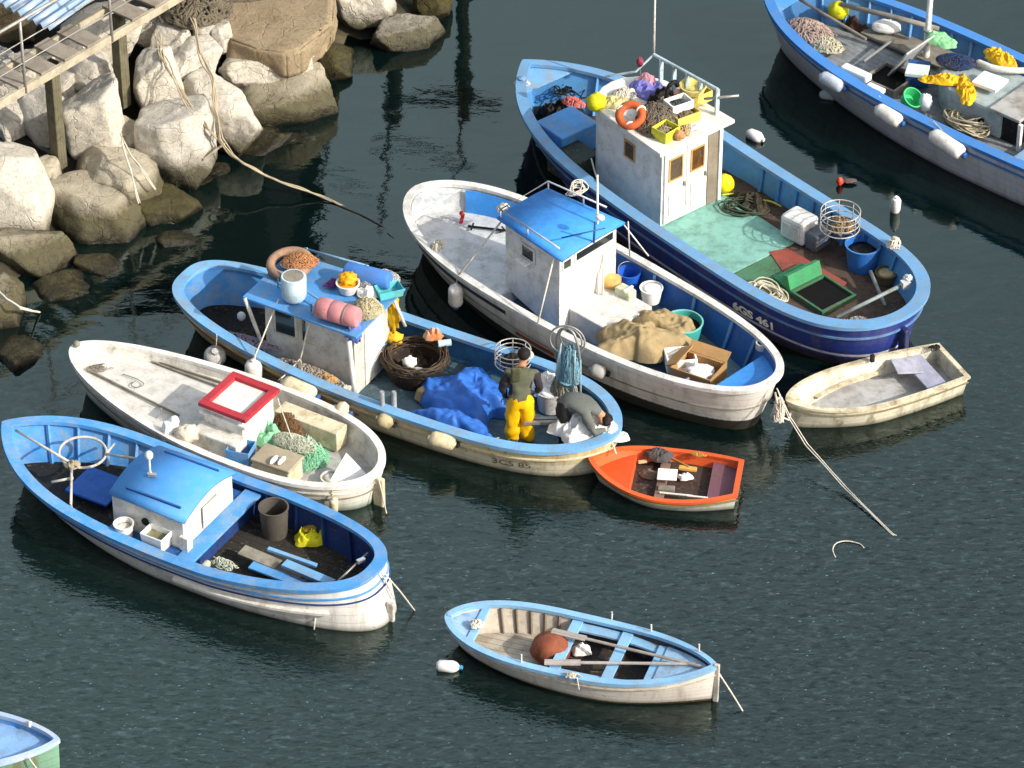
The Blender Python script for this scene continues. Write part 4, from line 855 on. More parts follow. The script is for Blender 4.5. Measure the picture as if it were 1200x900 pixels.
for k in range(14): x = rng.uniform(-.1, .25); q.tube([(x, -.05, .9 + rng.uniform(-.1, .1)), (x + rng.uniform(-.04, .04), -.09, .5), (x + rng.uniform(-.06, .06), -.06, rng.uniform(.0, .2))], .011, 5)
q.build('hanging_rope', M('#9cc3cf', .8, .3), t, smooth=True)
fender('fender', 'grey white fender between the hauler and the white blue boat', at(690, 432, .52), at(712, 438, .50), .10, M('#a9a7a2', .5, .4), HF, cap=BLACK)
fender('fender', 'fat white fender beside the wire basket', at(618, 408, .62), at(612, 425, .40), .14, FEND, HF)
fender('fender', 'long cream fender hanging on the near side under the men', at(501, 512, .46), at(536, 521, .36), .105, FENDC, HF, cap=RUBBER, rope_to=at(585, 513, .5))
fender('fender', 'cream fender hanging below the pair of posts', at(440, 489, .44), at(462, 498, .34), .10, M('#b9ac86', .6, .6), HF, cap=RUBBER, rope_to=at(463, 470, .55))
for i, px in enumerate((448, 462)): C.part(MB().lathe([(.035, -.1), (.035, .24), (.03, .26), (0, .26)], C.l(px, 477, .47), 12), 'bollard', M('#9fa4a8', .5, .5), smooth=True, ang=40)
bucket('basket_tub', 'white bag lined tub between the two men', 'tub', at(645, 478, .12), .2, .32, M('#cfd0cf', .6, .5), fill=FOAM, fillz=.95)
solo(heap(.22, .18, .2, 83, .8, freq=6), 'plastic_bag', 'white plastic bag bulging out of the tub between the men', 'bag', CLEANW, at(640, 452, .36), 0, smooth=True)
solo(heap(.46, .34, .30, 84, .8, freq=4.5, edge=.35), 'white_sheet', 'crumpled white plastic sheet over the stern corner of the men boat', 'sheet', CLEANW, at(686, 505, .46), C.h + .5, smooth=True)
solo(MB().lathe([(0, -.03), (.17, -.03), (.19, 0), (.17, .03), (0, .04)], (0, 0, 0), 26, (1.1, 0, .4)), 'white_disc', 'round white lid hanging on the outside of the stern', 'lid', CLEANW, at(674, 528, .36), 0, smooth=True, ang=50)
solo(MB().box((0, 0, 0), (.6, .05, .04)).box((.05, .1, -.02), (.5, .05, .04)), 'boat_hook_shaft', 'grey pole lying across behind the standing man', 'pole', STEEL, at(640, 495, .5), .05)
C.text('3CS 85', .80, .60, .15, M('#3a3626', .7, .3, bmp=0), bold=-.001, sx=1.25)
rope('mooring_rope', 'line from the stern of the men boat down towards the red dinghy', [at(712, 505, .55), at(722, 532, .35)], .014, ROPEW)
# ================================================================== boat D: white boat with bright blue wheelhouse roof
D = Boat('wooden_boat', 'white boat with a flat bright blue wheelhouse roof and blue inner sides', (-1.378, 3.564, -.768, 6.752), 1.053, .392, 2.63, 1.833, 2.797, 2.295, (.833, .723, .87), rb=.4, rs=.42, am=.12, ab=.7, as_=.42, zk=-.45)
D.hull(hullmat('hull_white_blue_boat', '#e2ded6', boot='#35322e', bootz=.20, dirt=.3)); D.rail(M('#e0e0dc', .45, .4, '#8c8470', .08), wi=.085); D.strake(.70, GREYW, h=.007)
D.strake(.86, M('#23303a', .6, .3), wo=-.012, h=.035, t0=.04, t1=.42, name='dark_band', sides=(-1,)); D.strake(.62, M('#a8563e', .7, .5), wo=-.006, h=.04, t0=.42, t1=.56, name='rusty_band', sides=(-1,))
WB = M('#cfd3d6', .5, .4, '#7e7a70', .1); D.inner(WB, .42, t1=.34, name='bulwark'); D.inner(M('#2c64b4', .5, .45, '#41566a'), .22, t0=.34); D.deck(WB, .44, 0, .34, name='foredeck'); D.deck(M('#6f8fa0', .6, .6, '#3e4a50'), .22, .34, 1, name='sole'); D.bulkhead(WB, .34, .22, .44)
D.deck(WB, lambda t: D.zs(t) - .05, 0, .05, w=.08, name='breast_hook'); D.deck(BLUB, lambda t: D.zs(t) - .16, .915, 1, w=.06, name='stern_seat')
D.ribs(BLU, [.56, .68, .8, .88], .24, sides=(1,))
c, r = cabin(D, -1.16, 0, .44, .57, .24, 1.55, .03, WHT, BLUB, (.10, .10, .07), th=.035, z0f=.42)
window(c, (-.66, -.508, 1.27), (1, -.11, 0), (0, 0, 1), .24, .20, (-.11, -1, 0)); window(c, (.0, .12, 1.40), (0, 1, 0), (0, 0, 1), .74, .13, (1, 0, 0)); window(c, (.0, -.43, 1.38), (0, 1, 0), (0, 0, 1), .14, .13, (1, 0, 0))
MB().box((-.66, -.60, 1.19), (.22, .16, .02), rz=-.1).build('sill', WHT, c, bev=.004); MB().box((-1.2, -.1, 1.05), (.05, .1, .5)).build('side_trim', WHT, c, bev=.004)
q = MB(); zr = 1.62
cr = [(-1.25, -.50), (-1.25, .50), (.08, .62)]
q.tube([(x, y, zr + .11) for x, y in ((.02, -.60), (-1.22, -.48), (-1.22, .48), (-.2, .58))], .014, 8)
for x, y in ((-1.22, -.48), (-1.22, .48), (-.6, .54), (-.65, -.53)): q.tube([(x, y, zr - .02), (x, y, zr + .11)], .012, 6)
q.build('roof_rail', M('#d9dadb', .35, .3, metal=.2), r, smooth=True)
mp = D.l(697, 285, 1.6); o = MB().tube([(mp.x - .02, mp.y, 1.6), (mp.x + .0, mp.y, 1.95)], .016, 8).tube([(mp.x - .3, mp.y - .35, 1.72), (mp.x + .1, mp.y + .1, 1.85)], .010, 6).build('antenna', BLUD, r, smooth=True)
MB().blob((mp.x, mp.y + .1, 1.98), (.07, .06, .04), 0).build('antenna_head', CLEANW, r, smooth=True)
for k, (pa, pb) in enumerate((((701, 345, .6), (700, 205, 2.3)), ((706, 346, .6), (709, 262, 1.6)))):
    D.part(MB().tube([D.l(*pa), D.l(*pb)], .016, 8), 'mast', WHT, smooth=True)
D.part(MB().box((.40, .04, .40), (.80, .84, .40)), 'engine_box', M('#d7d5d2', .5, .35, '#8a8478', .06), bev=.015); D.part(MB().box((.9, .03, .30), (.2, .8, .24)), 'engine_step', M('#4f79a8', .5, .4), bev=.01)
D.part(MB().tube([D.l(595, 250, 1.5), D.l(538, 322, .78)], .015, 6), 'stay', ROPEW, smooth=True); D.part(MB().tube([D.l(649, 302, 1.55), D.l(630, 380, .76)], .013, 6), 'stay', ROPEW, smooth=True)
D.part(MB().tube([D.l(736, 260, 1.55), D.l(738, 300, .82)], .010, 6).tube([D.l(730, 262, 1.3), D.l(760, 300, .8)], .010, 6), 'side_rail', WHT, smooth=True)
mb = MB(); nn_ = [t for t in D.ks if .05 < t < .24]
mb.grid([[D.pt(t, 1, 1, .12, -.03), D.pt(t, .9, 1, .16, -.10), D.pt(t, .82, 1, .14, -.16)] for t in nn_]); D.part(mb, 'blue_lining', BLUB, smooth=True)
solo(MB().box((0, 0, 0), (.05, .04, .22), ry=.2).blob((0, 0, .12), (.035, .03, .04), 0), 'bottle', 'red bottle on the white foredeck of the blue roofed boat', 'bottle', RED, at(541, 258, .50), 0, bev=.01)
t = thing('anchor', 'small dark anchor lying on the white foredeck', 'anchor', at(571, 269, .47), -.2); MB().tube([(-.28, 0, .02), (.28, 0, .02)], .018, 8).build('shank', BLACK, t); MB().tube([(-.22, -.08, .02), (-.22, .08, .02)], .014, 6).tube([(.2, -.07, .03), (.26, 0, .02), (.2, .07, .03)], .014, 6).build('stock', BLACK, t)
solo(tangle(.14, .08, .12, 20, .010, 91), 'rope_coil', 'pale rope bunched on the near bow rail of the blue roofed boat', 'rope', ROPEW, at(512, 291, .76), .8, smooth=True)
solo(tangle(.10, .08, .10, 12, .010, 92), 'rope_coil', 'white rope knot on the bow cross piece', 'rope', ROPEW, at(590, 246, 1.5), .2, smooth=True)
solo(tangle(.16, .08, .16, 10, .008, 93, True), 'rope_coil', 'loops of white cable at the far edge of the blue roof', 'cable', ROPEW, at(676, 227, 1.62), .5, smooth=True)
bucket('bucket', 'dark blue bucket with a wire handle beside the white engine box', 'bucket', at(737, 336, .35), .16, .26, M('#2460c8', .4, .2, '#183a70'), handle=1, rz=.4)
solo(MB().lathe([(0, -.13), (.09, -.13), (.12, -.09), (.12, .09), (.09, .13), (0, .13)], (0, 0, 0), 18, (0, PI / 2, -.25)), 'float', 'yellowish foam float lying by the blue bucket', 'float', M('#dcb469', .6, .4), at(716, 330, .66), 0, smooth=True, ang=50)
t = thing('jerrycan', 'pale green jerrycan between the float and the white bucket', 'jerrycan', at(733, 346, .60), D.h); MB().box((0, 0, .04), (.28, .17, .17)).build('can_body', M('#c4ccae', .5, .4), t, bev=.03); MB().box((.05, 0, .135), (.04, .18, .03)).build('handle', M('#e6e6da', .5, .3), t, bev=.008)
bucket('bucket', 'white bucket with a closed white lid by the far side of the engine box', 'bucket', at(763, 352, .40), .155, .22, CLEANW, fill=CLEANW, fillz=.97)
bucket('tub', 'big turquoise tub half covered by the brown canvas', 'tub', at(800, 400, .24), .27, .34, TEAL, rim=M('#7fd0c8', .4, .2), fill=DARK)
solo(heap(.64, .42, .38, 101, .42, freq=2.0, edge=.35, crease=.09), 'canvas_sheet', 'crumpled brown canvas heaped beside the turquoise tub', 'canvas', CANVAS, at(746, 408, .42), D.h + 1.1, smooth=True)
solo(heap(.44, .24, .28, 102, .5, freq=2.4, edge=.35, crease=.08), 'canvas_sheet', 'end of the brown canvas thrown over the turquoise tub rim', 'canvas', CANVAS, at(780, 382, .50), D.h + .5, smooth=True)
t = thing('cardboard_box', 'open cardboard and white foam box in the stern of the blue roofed boat', 'box', at(818, 445, .30), D.h + .25)
MB().tray((0, 0, 0), (.62, .5, .26), .018).build('box_wall', CARD, t); MB().box((-.30, 0, .30), (.20, .48, .015), ry=-.5).build('flap', CARD, t); MB().box((0, .30, .28), (.6, .2, .015), rx=.5).build('flap', CARD, t); MB().blob((.02, -.05, .14), (.22, .18, .12), .3, 3, 9).build('foam_lump', FOAM, t, smooth=True)
solo(MB().tray((0, 0, 0), (.42, .34, .2), .03), 'foam_box', 'white foam box tilted behind the open cardboard one', 'box', FOAM, at(797, 428, .34), D.h + .9, bev=.01)
solo(heap(.3, .22, .12, 103, .7, freq=5), 'plastic_sheet', 'white plastic sheet lying right of the cardboard box', 'sheet', M('#d5dade', .4, .2), at(836, 452, .26), 0, smooth=True)
D.part(MB().lathe([(.09, 0), (.09, .1), (.07, .1), (.07, .02)], D.l(893, 408, .70), 18), 'rope_lead', WB, smooth=True, ang=40)
fender('fender', 'white fender hanging at the near bow of the blue roofed boat', at(534, 333, .62), at(534, 360, .22), .105, FEND, HF, rope_to=at(536, 318, .74))
rp = [((905, 455, .78), (915, 500, .2)), ((912, 462, .7), (940, 515, .3)), ((908, 458, .75), (922, 490, .45))]
solo(tangle(.10, .08, .42, 9, .011, 111), 'rope_bunch', 'bunch of white ropes hanging over the stern of the blue roofed boat', 'rope', ROPEW, at(912, 492, .25), 0, smooth=True)
rope('mooring_rope', 'long pale mooring rope running from the blue roofed boat stern into the open water', [at(910, 455, .82), at(925, 490, .55), at(945, 522, .30), at(990, 572, .07), at(1045, 626, .0), at(1075, 642, -.06), at(1105, 652, -.16)], .008, ROPEW, strands=2, sag=.0, jit=.006)
rope('mooring_rope', 'short looping rope from the stern of the blue roofed boat to the cream dinghy bow', [at(908, 460, .75), at(915, 488, .3), at(925, 492, .2), at(929, 476, .35)], .014, ROPEW)

# ================================================================== boat E: tallest navy boat
E_ = Boat('wooden_boat', 'largest navy hulled boat with a tall white wheelhouse and green deck', (.178, 6.76, -.882, 8.193), 1.225, .583, 4.751, 1.083, 4.997, 2.001, (.956, .734, .821), rb=.45, rs=.32, am=.11, ab=.75, as_=.3, zk=-.5)
E_.hull(hullmat('hull_navy_boat', '#2b3c86', boot='#3a2f4e', bootz=.14, stripe=(.185, .235, '#d8d6e0'), dirt=.3)); E_.rail(M('#6a9cc8', .45, .45, '#7f8a94'), wi=.15); E_.strake(.83, M('#5d86b4', .5, .5), h=.02)
EB = M('#5b9fd8', .5, .4, '#5d7d96'); E_.inner(EB, .26, name='bulwark', w=.075); E_.deck(M('#5a4a40', .75, .6, '#2a221e'), .28, 0, 1, w=.06)
E_.ribs(EB, [.50 + .045 * k for k in range(9)], .3, w=.11, sides=(1,)); E_.ribs(EB, [.1, .17, .25], .3, w=.11)
E_.deck(BLUL, lambda t: E_.zs(t) - .05, 0, .06, w=.09, name='breast_hook')
for z, w, c0, nm in ((.302, 0, '#8fc6bb', 'teal_panel'),):
    E_.part(MB().box((.42, -.05, .30), (1.75, 1.32, .03)), 'deck_panel', M('#84b8ac', .55, .55, '#557c72', .1), bev=.004)
E_.part(MB().box((-.40, .0, .297), (.16, 1.7, .03)).box((1.75, -.28, .297), (.86, .95, .03)), 'deck_panel', M('#4c7a5a', .6, .6, '#3a4a3a'), bev=.004)
E_.part(MB().prism([(1.25, .12), (1.7, -.05), (2.55, .15), (2.5, .45), (1.35, .38)], .30, .325), 'deck_panel', M('#9a4f42', .7, .6, '#5a3830'))
hc = (2.52, -.02); E_.part(MB().tray((hc[0], hc[1], .27), (.66, .66, .10), .04), 'hatch_coaming', M('#3e6e50', .6, .5), bev=.006); E_.part(MB().box((hc[0], hc[1], .322), (.58, .58, .02)), 'hatch_shade', M('#060606', .95, 0, bmp=0, var=0))  # shade down the open hatch painted as a black plate
E_.part(MB().box((2.10, -.02, .42), (.10, .62, .26), ry=-.35).box((1.98, -.05, .36), (.34, .56, .04), ry=.1), 'hatch_lid', M('#3f9460', .5, .4, '#2c5a3e'), bev=.008)
# wheelhouse
c, _r = cabin(E_, -1.70, -.22, .50, .57, .30, 1.60, .0, M('#e4e4e2', .45, .3, '#8d8a80', .05), WHT, (0, 0, 0), th=.01, cx=-.09)
_r.name = 'ceiling'
pts = [(-.10, -.80), (-.10, .62)] + [(-1.30 - .70 * math.sin(a), -.09 + .66 * math.cos(a)) for a in [PI * k / 10 for k in range(11)]]
roof = MB().prism(pts, 1.615, 1.68).build('roof', M('#e9e7e0', .45, .35, '#8f8670'), c, bev=.012)
MB().prism([(-1.70 - .28 * math.sin(a), -.09 + .48 * math.cos(a)) for a in [PI * k / 8 for k in range(9)]], .30, 1.61).build('rounded_front', M('#e4e4e2', .45, .3, '#8d8a80', .05), c, smooth=True, ang=40)
CURT = M('#c98a3c', .7, .3); window(c, (-.95, -.629, 1.24), (1, -.06, 0), (0, 0, 1), .20, .24, (-.06, -1, 0), glass=M('#5c4c3e', .25, .5, '#1c1814'), frame=M('#c99a5c', .5, .3))
FR = M('#efeee8', .4, .25, '#9a9078', .05)
for y0, y1, z0, z1, nm in ((-.62, -.22, .34, 1.54, 'door'), (-.20, .19, .34, 1.54, 'door')):
    d = MB().box((-.205, (y0 + y1) / 2, (z0 + z1) / 2), (.03, y1 - y0, z1 - z0)).build(nm, FR, c, bev=.006)
    window(d, (-.19, (y0 + y1) / 2, 1.24), (0, 1, 0), (0, 0, 1), .22, .34, (1, 0, 0), glass=M('#5d5040', .25, .5, '#171513') if y0 < -.4 else M('#6a4a28', .25, .7, '#17120c', .3), frame=M('#c99a5c', .5, .3))
    MB().box((-.182, (y0 + y1) / 2, .66), (.01, (y1 - y0) * .6, .44)).build('door_panel', WHT, d, bev=.004); MB().box((-.17, y1 - .04, .92), (.04, .02, .08)).build('handle', STEEL, d, bev=.004)
MB().box((-.212, .31, .92), (.02, .19, 1.22)).build('doorway', M('#8c8272', .8, .3), c); MB().box((-.20, .44, .95), (.05, .06, 1.28)).build('door_post', FR, c, bev=.005)
ZR = 1.685
# roof railing and pole
def onE(px, py, z): return E_.l(px, py, z)
q = MB(); a = E_.l(766, 64, ZR + .42); b_ = E_.l(841, 105, ZR + .42); q.tube([a, b_], .028, 8)
for k in range(5):
    p = a.lerp(b_, (k + .6) / 4.9 if k < 4 else 1); q.box((p.x, p.y, ZR + .2), (.03, .07, .44))
q.tube([a, E_.l(745, 84, ZR + .2), (a.x - .5, a.y - .5, ZR)], .018, 8).build('roof_railing', M('#b9cfd8', .4, .4), roof, smooth=False, bev=.004)
mp = E_.l(766, 60, ZR); MB().tube([(mp.x, mp.y, ZR - .02), (mp.x, mp.y, ZR + 1.15)], [.022, .012], 8).build('mast', WHT, roof, smooth=True); MB().tube([E_.l(825, 116, ZR + .25), E_.l(866, 112, ZR + .35)], .02, 8).build('spar', STEEL, roof, smooth=True)
MB().tube([E_.l(751, 95, ZR), E_.l(749, 68, ZR + .4)], .010, 6).build('lamp_rod', STEEL, roof); MB().blob(E_.l(750, 73, ZR + .42), (.05, .05, .08), .2).build('lamp', M('#8c2a4a', .5, .3), roof, smooth=True)
# clutter on the wheelhouse roof
solo(MB().blob((0, 0, .12), (.145, .14, .14), .12, 3, 2), 'buoy', 'yellow buoy at the front edge of the tall wheelhouse roof', 'buoy', YELB, at(699, 128, ZR - .05), 0, smooth=True)
t = thing('life_ring', 'orange and white life ring leaning on the roof netting', 'life ring', at(739, 135, ZR + .16), .3); MB().ringtube((0, 0, 0), .165, .165, .06, 30, 10, tilt=(.5, -.35)).build('ring_body', M('#c8602f', .6, .6, '#6a4434'), t, smooth=True)
for a0 in (0, 2.1, 4.2): MB().ringtube(Euler((.5, -.35, 0)).to_matrix() @ Vector((.165 * math.cos(a0), .165 * math.sin(a0), 0)), .062, .062, .018, 14, 6, rz=0, tilt=(PI / 2, a0)).build('band', WHT, t, smooth=True)
solo(heap(.26, .2, .22, 121, .8, freq=5), 'net_heap', 'dark brown net heaped behind the life ring on the roof', 'net', M('#4a3b30', .9, .5), at(765, 137, ZR), .3, smooth=True)
solo(tangle(.36, .26, .16, 60, .010, 122), 'rope_pile', 'tangled grey white ropes in the middle of the tall wheelhouse roof', 'rope', M('#b0a595', .9, .5, '#5a5048'), at(783, 128, ZR), .3, smooth=True)
solo(tangle(.30, .2, .14, 40, .010, 126), 'rope_pile', 'brown rope and mesh below the life ring', 'rope', M('#7d6a58', .9, .5), at(765, 152, ZR), -.7, smooth=True)
solo(heap(.30, .22, .14, 123, .7, freq=4.5), 'cloth', 'lilac cloth spread on the wheelhouse roof', 'cloth', M('#7d7cc4', .8, .3, '#50508c'), at(762, 107, ZR), -.6, smooth=True)
solo(heap(.16, .12, .16, 124, .7, freq=5), 'cloth', 'pink cloth on top of the lilac one', 'cloth', M('#d59aa6', .8, .3), at(757, 97, ZR + .06), -.4, smooth=True)
t = thing('foam_crate', 'white foam crate with dark contents on the roof', 'crate', at(795, 126, ZR + .12), .55); MB().tray((0, 0, 0), (.36, .26, .13), .025).build('crate_wall', FOAM, t, bev=.006); tangle(.13, .09, .05, 12, .01, 7).build('contents', M('#3f4a4c', .8, .4), t, smooth=True).location = (0, 0, .06)
t = thing('plastic_crate', 'pale yellow crate stacked at the far aft corner of the roof', 'crate', at(812, 118, ZR + .0), E_.h + PI / 2); MB().tray((0, 0, 0), (.46, .34, .17), .016).build('crate_wall', M('#e0cf6e', .5, .3), t, bev=.006)
bucket('basin', 'pale yellow round basin sitting in the yellow crate', 'basin', at(812, 108, ZR + .16), .19, .12, M('#e6d888', .5, .3))
t = thing('plastic_crate', 'lemon yellow crate at the near aft corner of the roof', 'crate', at(780, 160, ZR + .0), E_.h + PI / 2 + .1); MB().tray((0, 0, 0), (.30, .28, .17), .014).build('crate_wall', M('#dbdc3c', .5, .3), t, bev=.006); tangle(.12, .1, .06, 10, .01, 12).build('contents', M('#a6987e', .8, .4), t, smooth=True).location = (0, 0, .08)
solo(MB().tube(catmull([(0, 0, 0), (.02, 0, .25), (.06, 0, .42), (.16, .04, .44), (.2, .04, .36)]), .035, 8), 'exhaust_pipe', 'black curved pipe sticking up from the roof clutter', 'pipe', BLACK, at(779, 130, ZR), .3, smooth=True)
solo(tangle(.16, .10, .12, 14, .010, 127), 'net_scrap', 'tan net scrap in front of the yellow crates', 'net', M('#b59a72', .8, .4), at(801, 156, ZR), .5, smooth=True)
solo(heap(.12, .08, .06, 128, .6, freq=6), 'plastic_bag', 'small clear bag at the aft edge of the roof', 'bag', M('#cdd2cf', .3, .2), at(813, 150, ZR), 0, smooth=True)
solo(MB().blob((0, 0, .05), (.07, .07, .06), .1), 'float', 'small pink float behind the foam crate', 'float', M('#e2b2a0', .6, .3), at(794, 113, ZR + .1), 0, smooth=True)
solo(tangle(.30, .34, .26, 130, .005, 201, seg=4), 'net_heap', 'grey mesh and twine spread between the life ring and the foam crate', 'net', M('#8f8474', .9, .6, '#4c4438', fine=80), at(772, 142, ZR), .9, smooth=True)
solo(heap(.22, .16, .24, 202, .9, freq=6), 'net_heap', 'black sack behind the lemon yellow crate', 'sack', M('#1d1b1a', .8, .3), at(775, 120, ZR), .2, smooth=True)
solo(heap(.20, .14, .12, 203, .8, freq=6), 'cloth', 'pale yellow cloth in front of the yellow buoy', 'cloth', M('#cfc78e', .8, .3), at(720, 122, ZR), .2, smooth=True)
solo(tangle(.2, .14, .10, 24, .010, 204), 'rope_pile', 'white rope by the front edge of the tall wheelhouse roof', 'rope', ROPEW, at(731, 112, ZR), .4, smooth=True)
t = thing('plastic_crate', 'pale yellow crate lying under the round basin at the near side', 'crate', at(802, 141, ZR), E_.h + PI / 2 - .1); MB().tray((0, 0, 0), (.40, .24, .15), .014).build('crate_wall', M('#d9c964', .5, .4), t, bev=.006); tangle(.16, .09, .08, 14, .01, 13).build('contents', M('#7a6c56', .8, .4), t, smooth=True).location = (0, 0, .06)
solo(MB().blob((0, 0, .07), (.09, .07, .08), .2, 3, 3), 'sponge', 'tan sponge at the aft edge between the two crates', 'sponge', M('#b5895a', .8, .4), at(795, 163, ZR), 0, smooth=True)
# foredeck of E
solo(MB().box((0, 0, .22), (.62, .7, .44)), 'deck_locker', 'blue deck locker in front of the tall wheelhouse', 'locker', BLU, at(664, 172, .28), E_.h, bev=.02)
solo(MB().box((0, 0, .15), (.5, .6, .30)), 'dark_locker', 'dark green locker in the bow between the rail and the wheelhouse', 'locker', M('#243a38', .6, .5), at(672, 200, .28), E_.h, bev=.02)
solo(heap(.34, .26, .3, 131, .8, freq=4), 'net_heap', 'black net heaped in the bow of the navy boat', 'net', M('#151816', .9, .3), at(656, 138, .30), .4, smooth=True)
solo(tangle(.2, .1, .1, 20, .012, 132), 'line_tangle', 'pink and orange line on the black net in the bow', 'line', M('#d9726a', .7, .4), at(672, 122, .60), -.5, smooth=True)
solo(tangle(.4, .3, .06, 10, .010, 133, False), 'line_tangle', 'thin dark lines on the pale blue bow deck', 'line', RUBBER, at(668, 104, .58), -.4, smooth=True)
t = thing('samson_post', 'bow bitt wrapped in pale rope on the navy boat', 'bitt', at(612, 100, .85)); MB().lathe([(.05, -.2), (.05, .12), (.06, .13), (0, .15)], (0, 0, 0), 14).build('post', BLUL, t, smooth=True, ang=40); tangle(.12, .1, .08, 10, .014, 9).build('rope_turns', ROPEW, t, smooth=True)
# aft deck items of E
solo(MB().blob((0, 0, .13), (.14, .14, .15), .04), 'buoy', 'yellow round buoy beside the open doorway', 'buoy', M('#e8d81c', .4, .2), at(849, 224, .3), 0, smooth=True)
t = thing('pump_unit', 'white motor housing on the green deck at the far side', 'motor', at(936, 278, .3), E_.h + .12); MB().box((0, 0, .20), (.44, .36, .38)).build('housing', M('#e6e6e4', .5, .4, '#8a8478'), t, bev=.05); MB().box((.0, -.19, .2), (.30, .02, .2)).build('panel', M('#c4c4c2', .5, .4), t, bev=.006); MB().box((.34, .02, .14), (.22, .34, .28)).build('gearbox', M('#5f6a76', .5, .6), t, bev=.03)
wirebasket('silver wire basket standing on the far rail of the navy boat', at(984, 267, .78), .28, .28, n=4, fill=M('#9c8460', .8, .5))
bucket('bin', 'big blue plastic bin beside the wire basket', 'bin', at(1010, 312, .30), .25, .38, M('#2f6cb8', .45, .3, '#1f4474'), rim=M('#4a86cc', .4, .2), fill=DARK)
bucket('cask', 'low round cask with a tan lid in the navy boat stern', 'cask', at(1038, 330, .30), .15, .16, M('#6e5c44', .7, .5), fill=M('#c4b27e', .7, .3), fillz=.98)
solo(tangle(.34, .22, .10, 22, .012, 141, True, steps=30), 'rope_coil', 'loose coil of pale rope on the green deck by the near rail', 'rope', M('#cfc9b2', .9, .4), at(896, 346, .32), E_.h + .2, smooth=True)
solo(tangle(.36, .22, .06, 10, .012, 142, True, steps=30), 'hose_coil', 'dark hose curling on the deck beside the wheelhouse', 'hose', M('#3c4a3a', .6, .3), at(873, 246, .32), -.3, smooth=True)
solo(MB().tube(catmull([(-.3, .05, .02), (-.1, .12, .03), (.15, .06, .03), (.4, .1, .02), (.6, .02, .02)]), .014, 6), 'hose', 'yellow green hose by the yellow buoy', 'hose', M('#c8cf5a', .5, .3), at(868, 236, .33), -.3, smooth=True)
solo(heap(.3, .2, .18, 143, .8, freq=5), 'net_heap', 'dark brown net along the far rail behind the yellow buoy', 'net', M('#2e2a20', .9, .4), at(880, 240, .3), E_.h, smooth=True)
for i, (a, b) in enumerate((((980, 372, .55), (1063, 331, .72)), ((1020, 318, .55), (1037, 358, .45)))):
    p, q_ = at(*a), at(*b); solo(MB().tube([(0, 0, 0), q_ - p], .028, 8), 'tiller', ['long grey tiller bar across the navy boat stern', 'short grey lever crossing the tiller bar'][i], 'tiller', M('#8d9a98', .5, .5), p, smooth=True)
solo(MB().box((0, 0, 0), (.12, .1, .1)).blob((.06, .04, .05), (.07, .06, .06), .2), 'clamp', 'white clamp at the end of the long tiller bar', 'clamp', M('#cfd4d6', .4, .3), at(1061, 333, .74), .4, bev=.02)
solo(seg(MB(), (0, 0, 0), at(960, 380, .72) - at(915, 362, .72), .12, .03), 'board', 'blue grey board along the near rail by the hatch', 'board', M('#7e96a4', .5, .5), at(915, 362, .66), 0, bev=.005)
solo(tangle(.22, .08, .08, 16, .010, 145), 'line_tangle', 'grey line bundled on the near stern rail of the navy boat', 'line', M('#8a8a8a', .8, .4), at(1002, 378, .76), .2, smooth=True)
solo(tangle(.10, .10, .14, 12, .012, 146), 'rope_bunch', 'white rope made fast on the far stern rail', 'rope', ROPEW, at(1048, 288, .80), 0, smooth=True)
E_.part(MB().box((E_.L / 2 + .0, .02, .15), (.14, .09, .95)), 'rudder', M('#2a3566', .5, .5), bev=.02)
rope('line', 'short white line hanging over the navy boat stern', [at(1060, 367, .8), at(1062, 405, .2)], .012, ROPEW)
rope('line', 'white line from the bow locker to the near rail', [at(692, 186, .8), at(701, 212, .82)], .012, ROPEW)
E_.text('6GS 461', .735, .62, .20, M('#fbfbfb', .6, .02, bmp=0), bold=.010, sx=1.15)

# ================================================================== boat F: top right
F_ = Boat('wooden_boat', 'white hulled boat with bright blue rail, cut by the top right corner', (3.953, 8.93, -.725, 8.973), 1.235, .5, 3.2, 1.5, 4, 2, (1.0, .72, .85), rb=.5, rs=.3, am=.12, ab=.75, as_=.3, zk=-.5)
F_.hull(hullmat('hull_corner_boat', '#c9cdd2', dirt=.3)); F_.rail(M('#3f7fc8', .45, .4, '#5f7d9a'), wi=.15); F_.strake(.88, M('#4a82c4', .5, .4), h=.018)
F_.inner(M('#5a93cc', .5, .5, '#6a7f90'), .36, w=.075); F_.deck(M('#8f9498', .7, .6, '#4b4a48', planks=('y', .11)), .38, 0, 1, w=.06); F_.ribs(M('#6aa2d8', .5, .4), [.06 + .04 * k for k in range(16)], .4, w=.11, sides=(1,))
F_.deck(BLU, lambda t: F_.zs(t) - .06, 0, .05, w=.09, name='breast_hook')
F_.part(MB().tube([F_.l(985, 5, .86), F_.l(1040, 18, .84), F_.l(1100, 34, .82)], .04, 6), 'inner_rail', GREYW, smooth=True)
F_.part(MB().box((-1.1, -.92, .48), (2.2, .22, .05)), 'side_board', GREYW, bev=.008); F_.part(MB().box((-2.3, .75, .46), (1.5, .5, .05)), 'side_deck', GREYW, bev=.008)
hx = F_.l(1043, 90, .5); F_.part(MB().tray((hx.x, hx.y, .39), (.62, .62, .12), .04), 'hatch_coaming', GREYW, bev=.006); F_.part(MB().box((hx.x, hx.y, .445), (.54, .54, .02)), 'hatch_shade', M('#060606', .95, 0, bmp=0, var=0))  # black plate stands in for the shade inside this hatch
hl = F_.l(1068, 65, .72); F_.part(MB().box((hl.x, hl.y, hl.z), (.03, .72, .62), ry=.55), 'hatch_lid', M('#b6b9b8', .6, .5), bev=.01)
FC = M('#a6b5b6', .5, .5, '#6e7a78', .1)
pts = [(.25, -.42), (.25, .66), (-.55, .66)] + [(-.55 - .62 * math.sin(a), .12 + .54 * math.cos(a)) for a in [PI * k / 10 for k in range(1, 10)]] + [(-.55, -.42)]
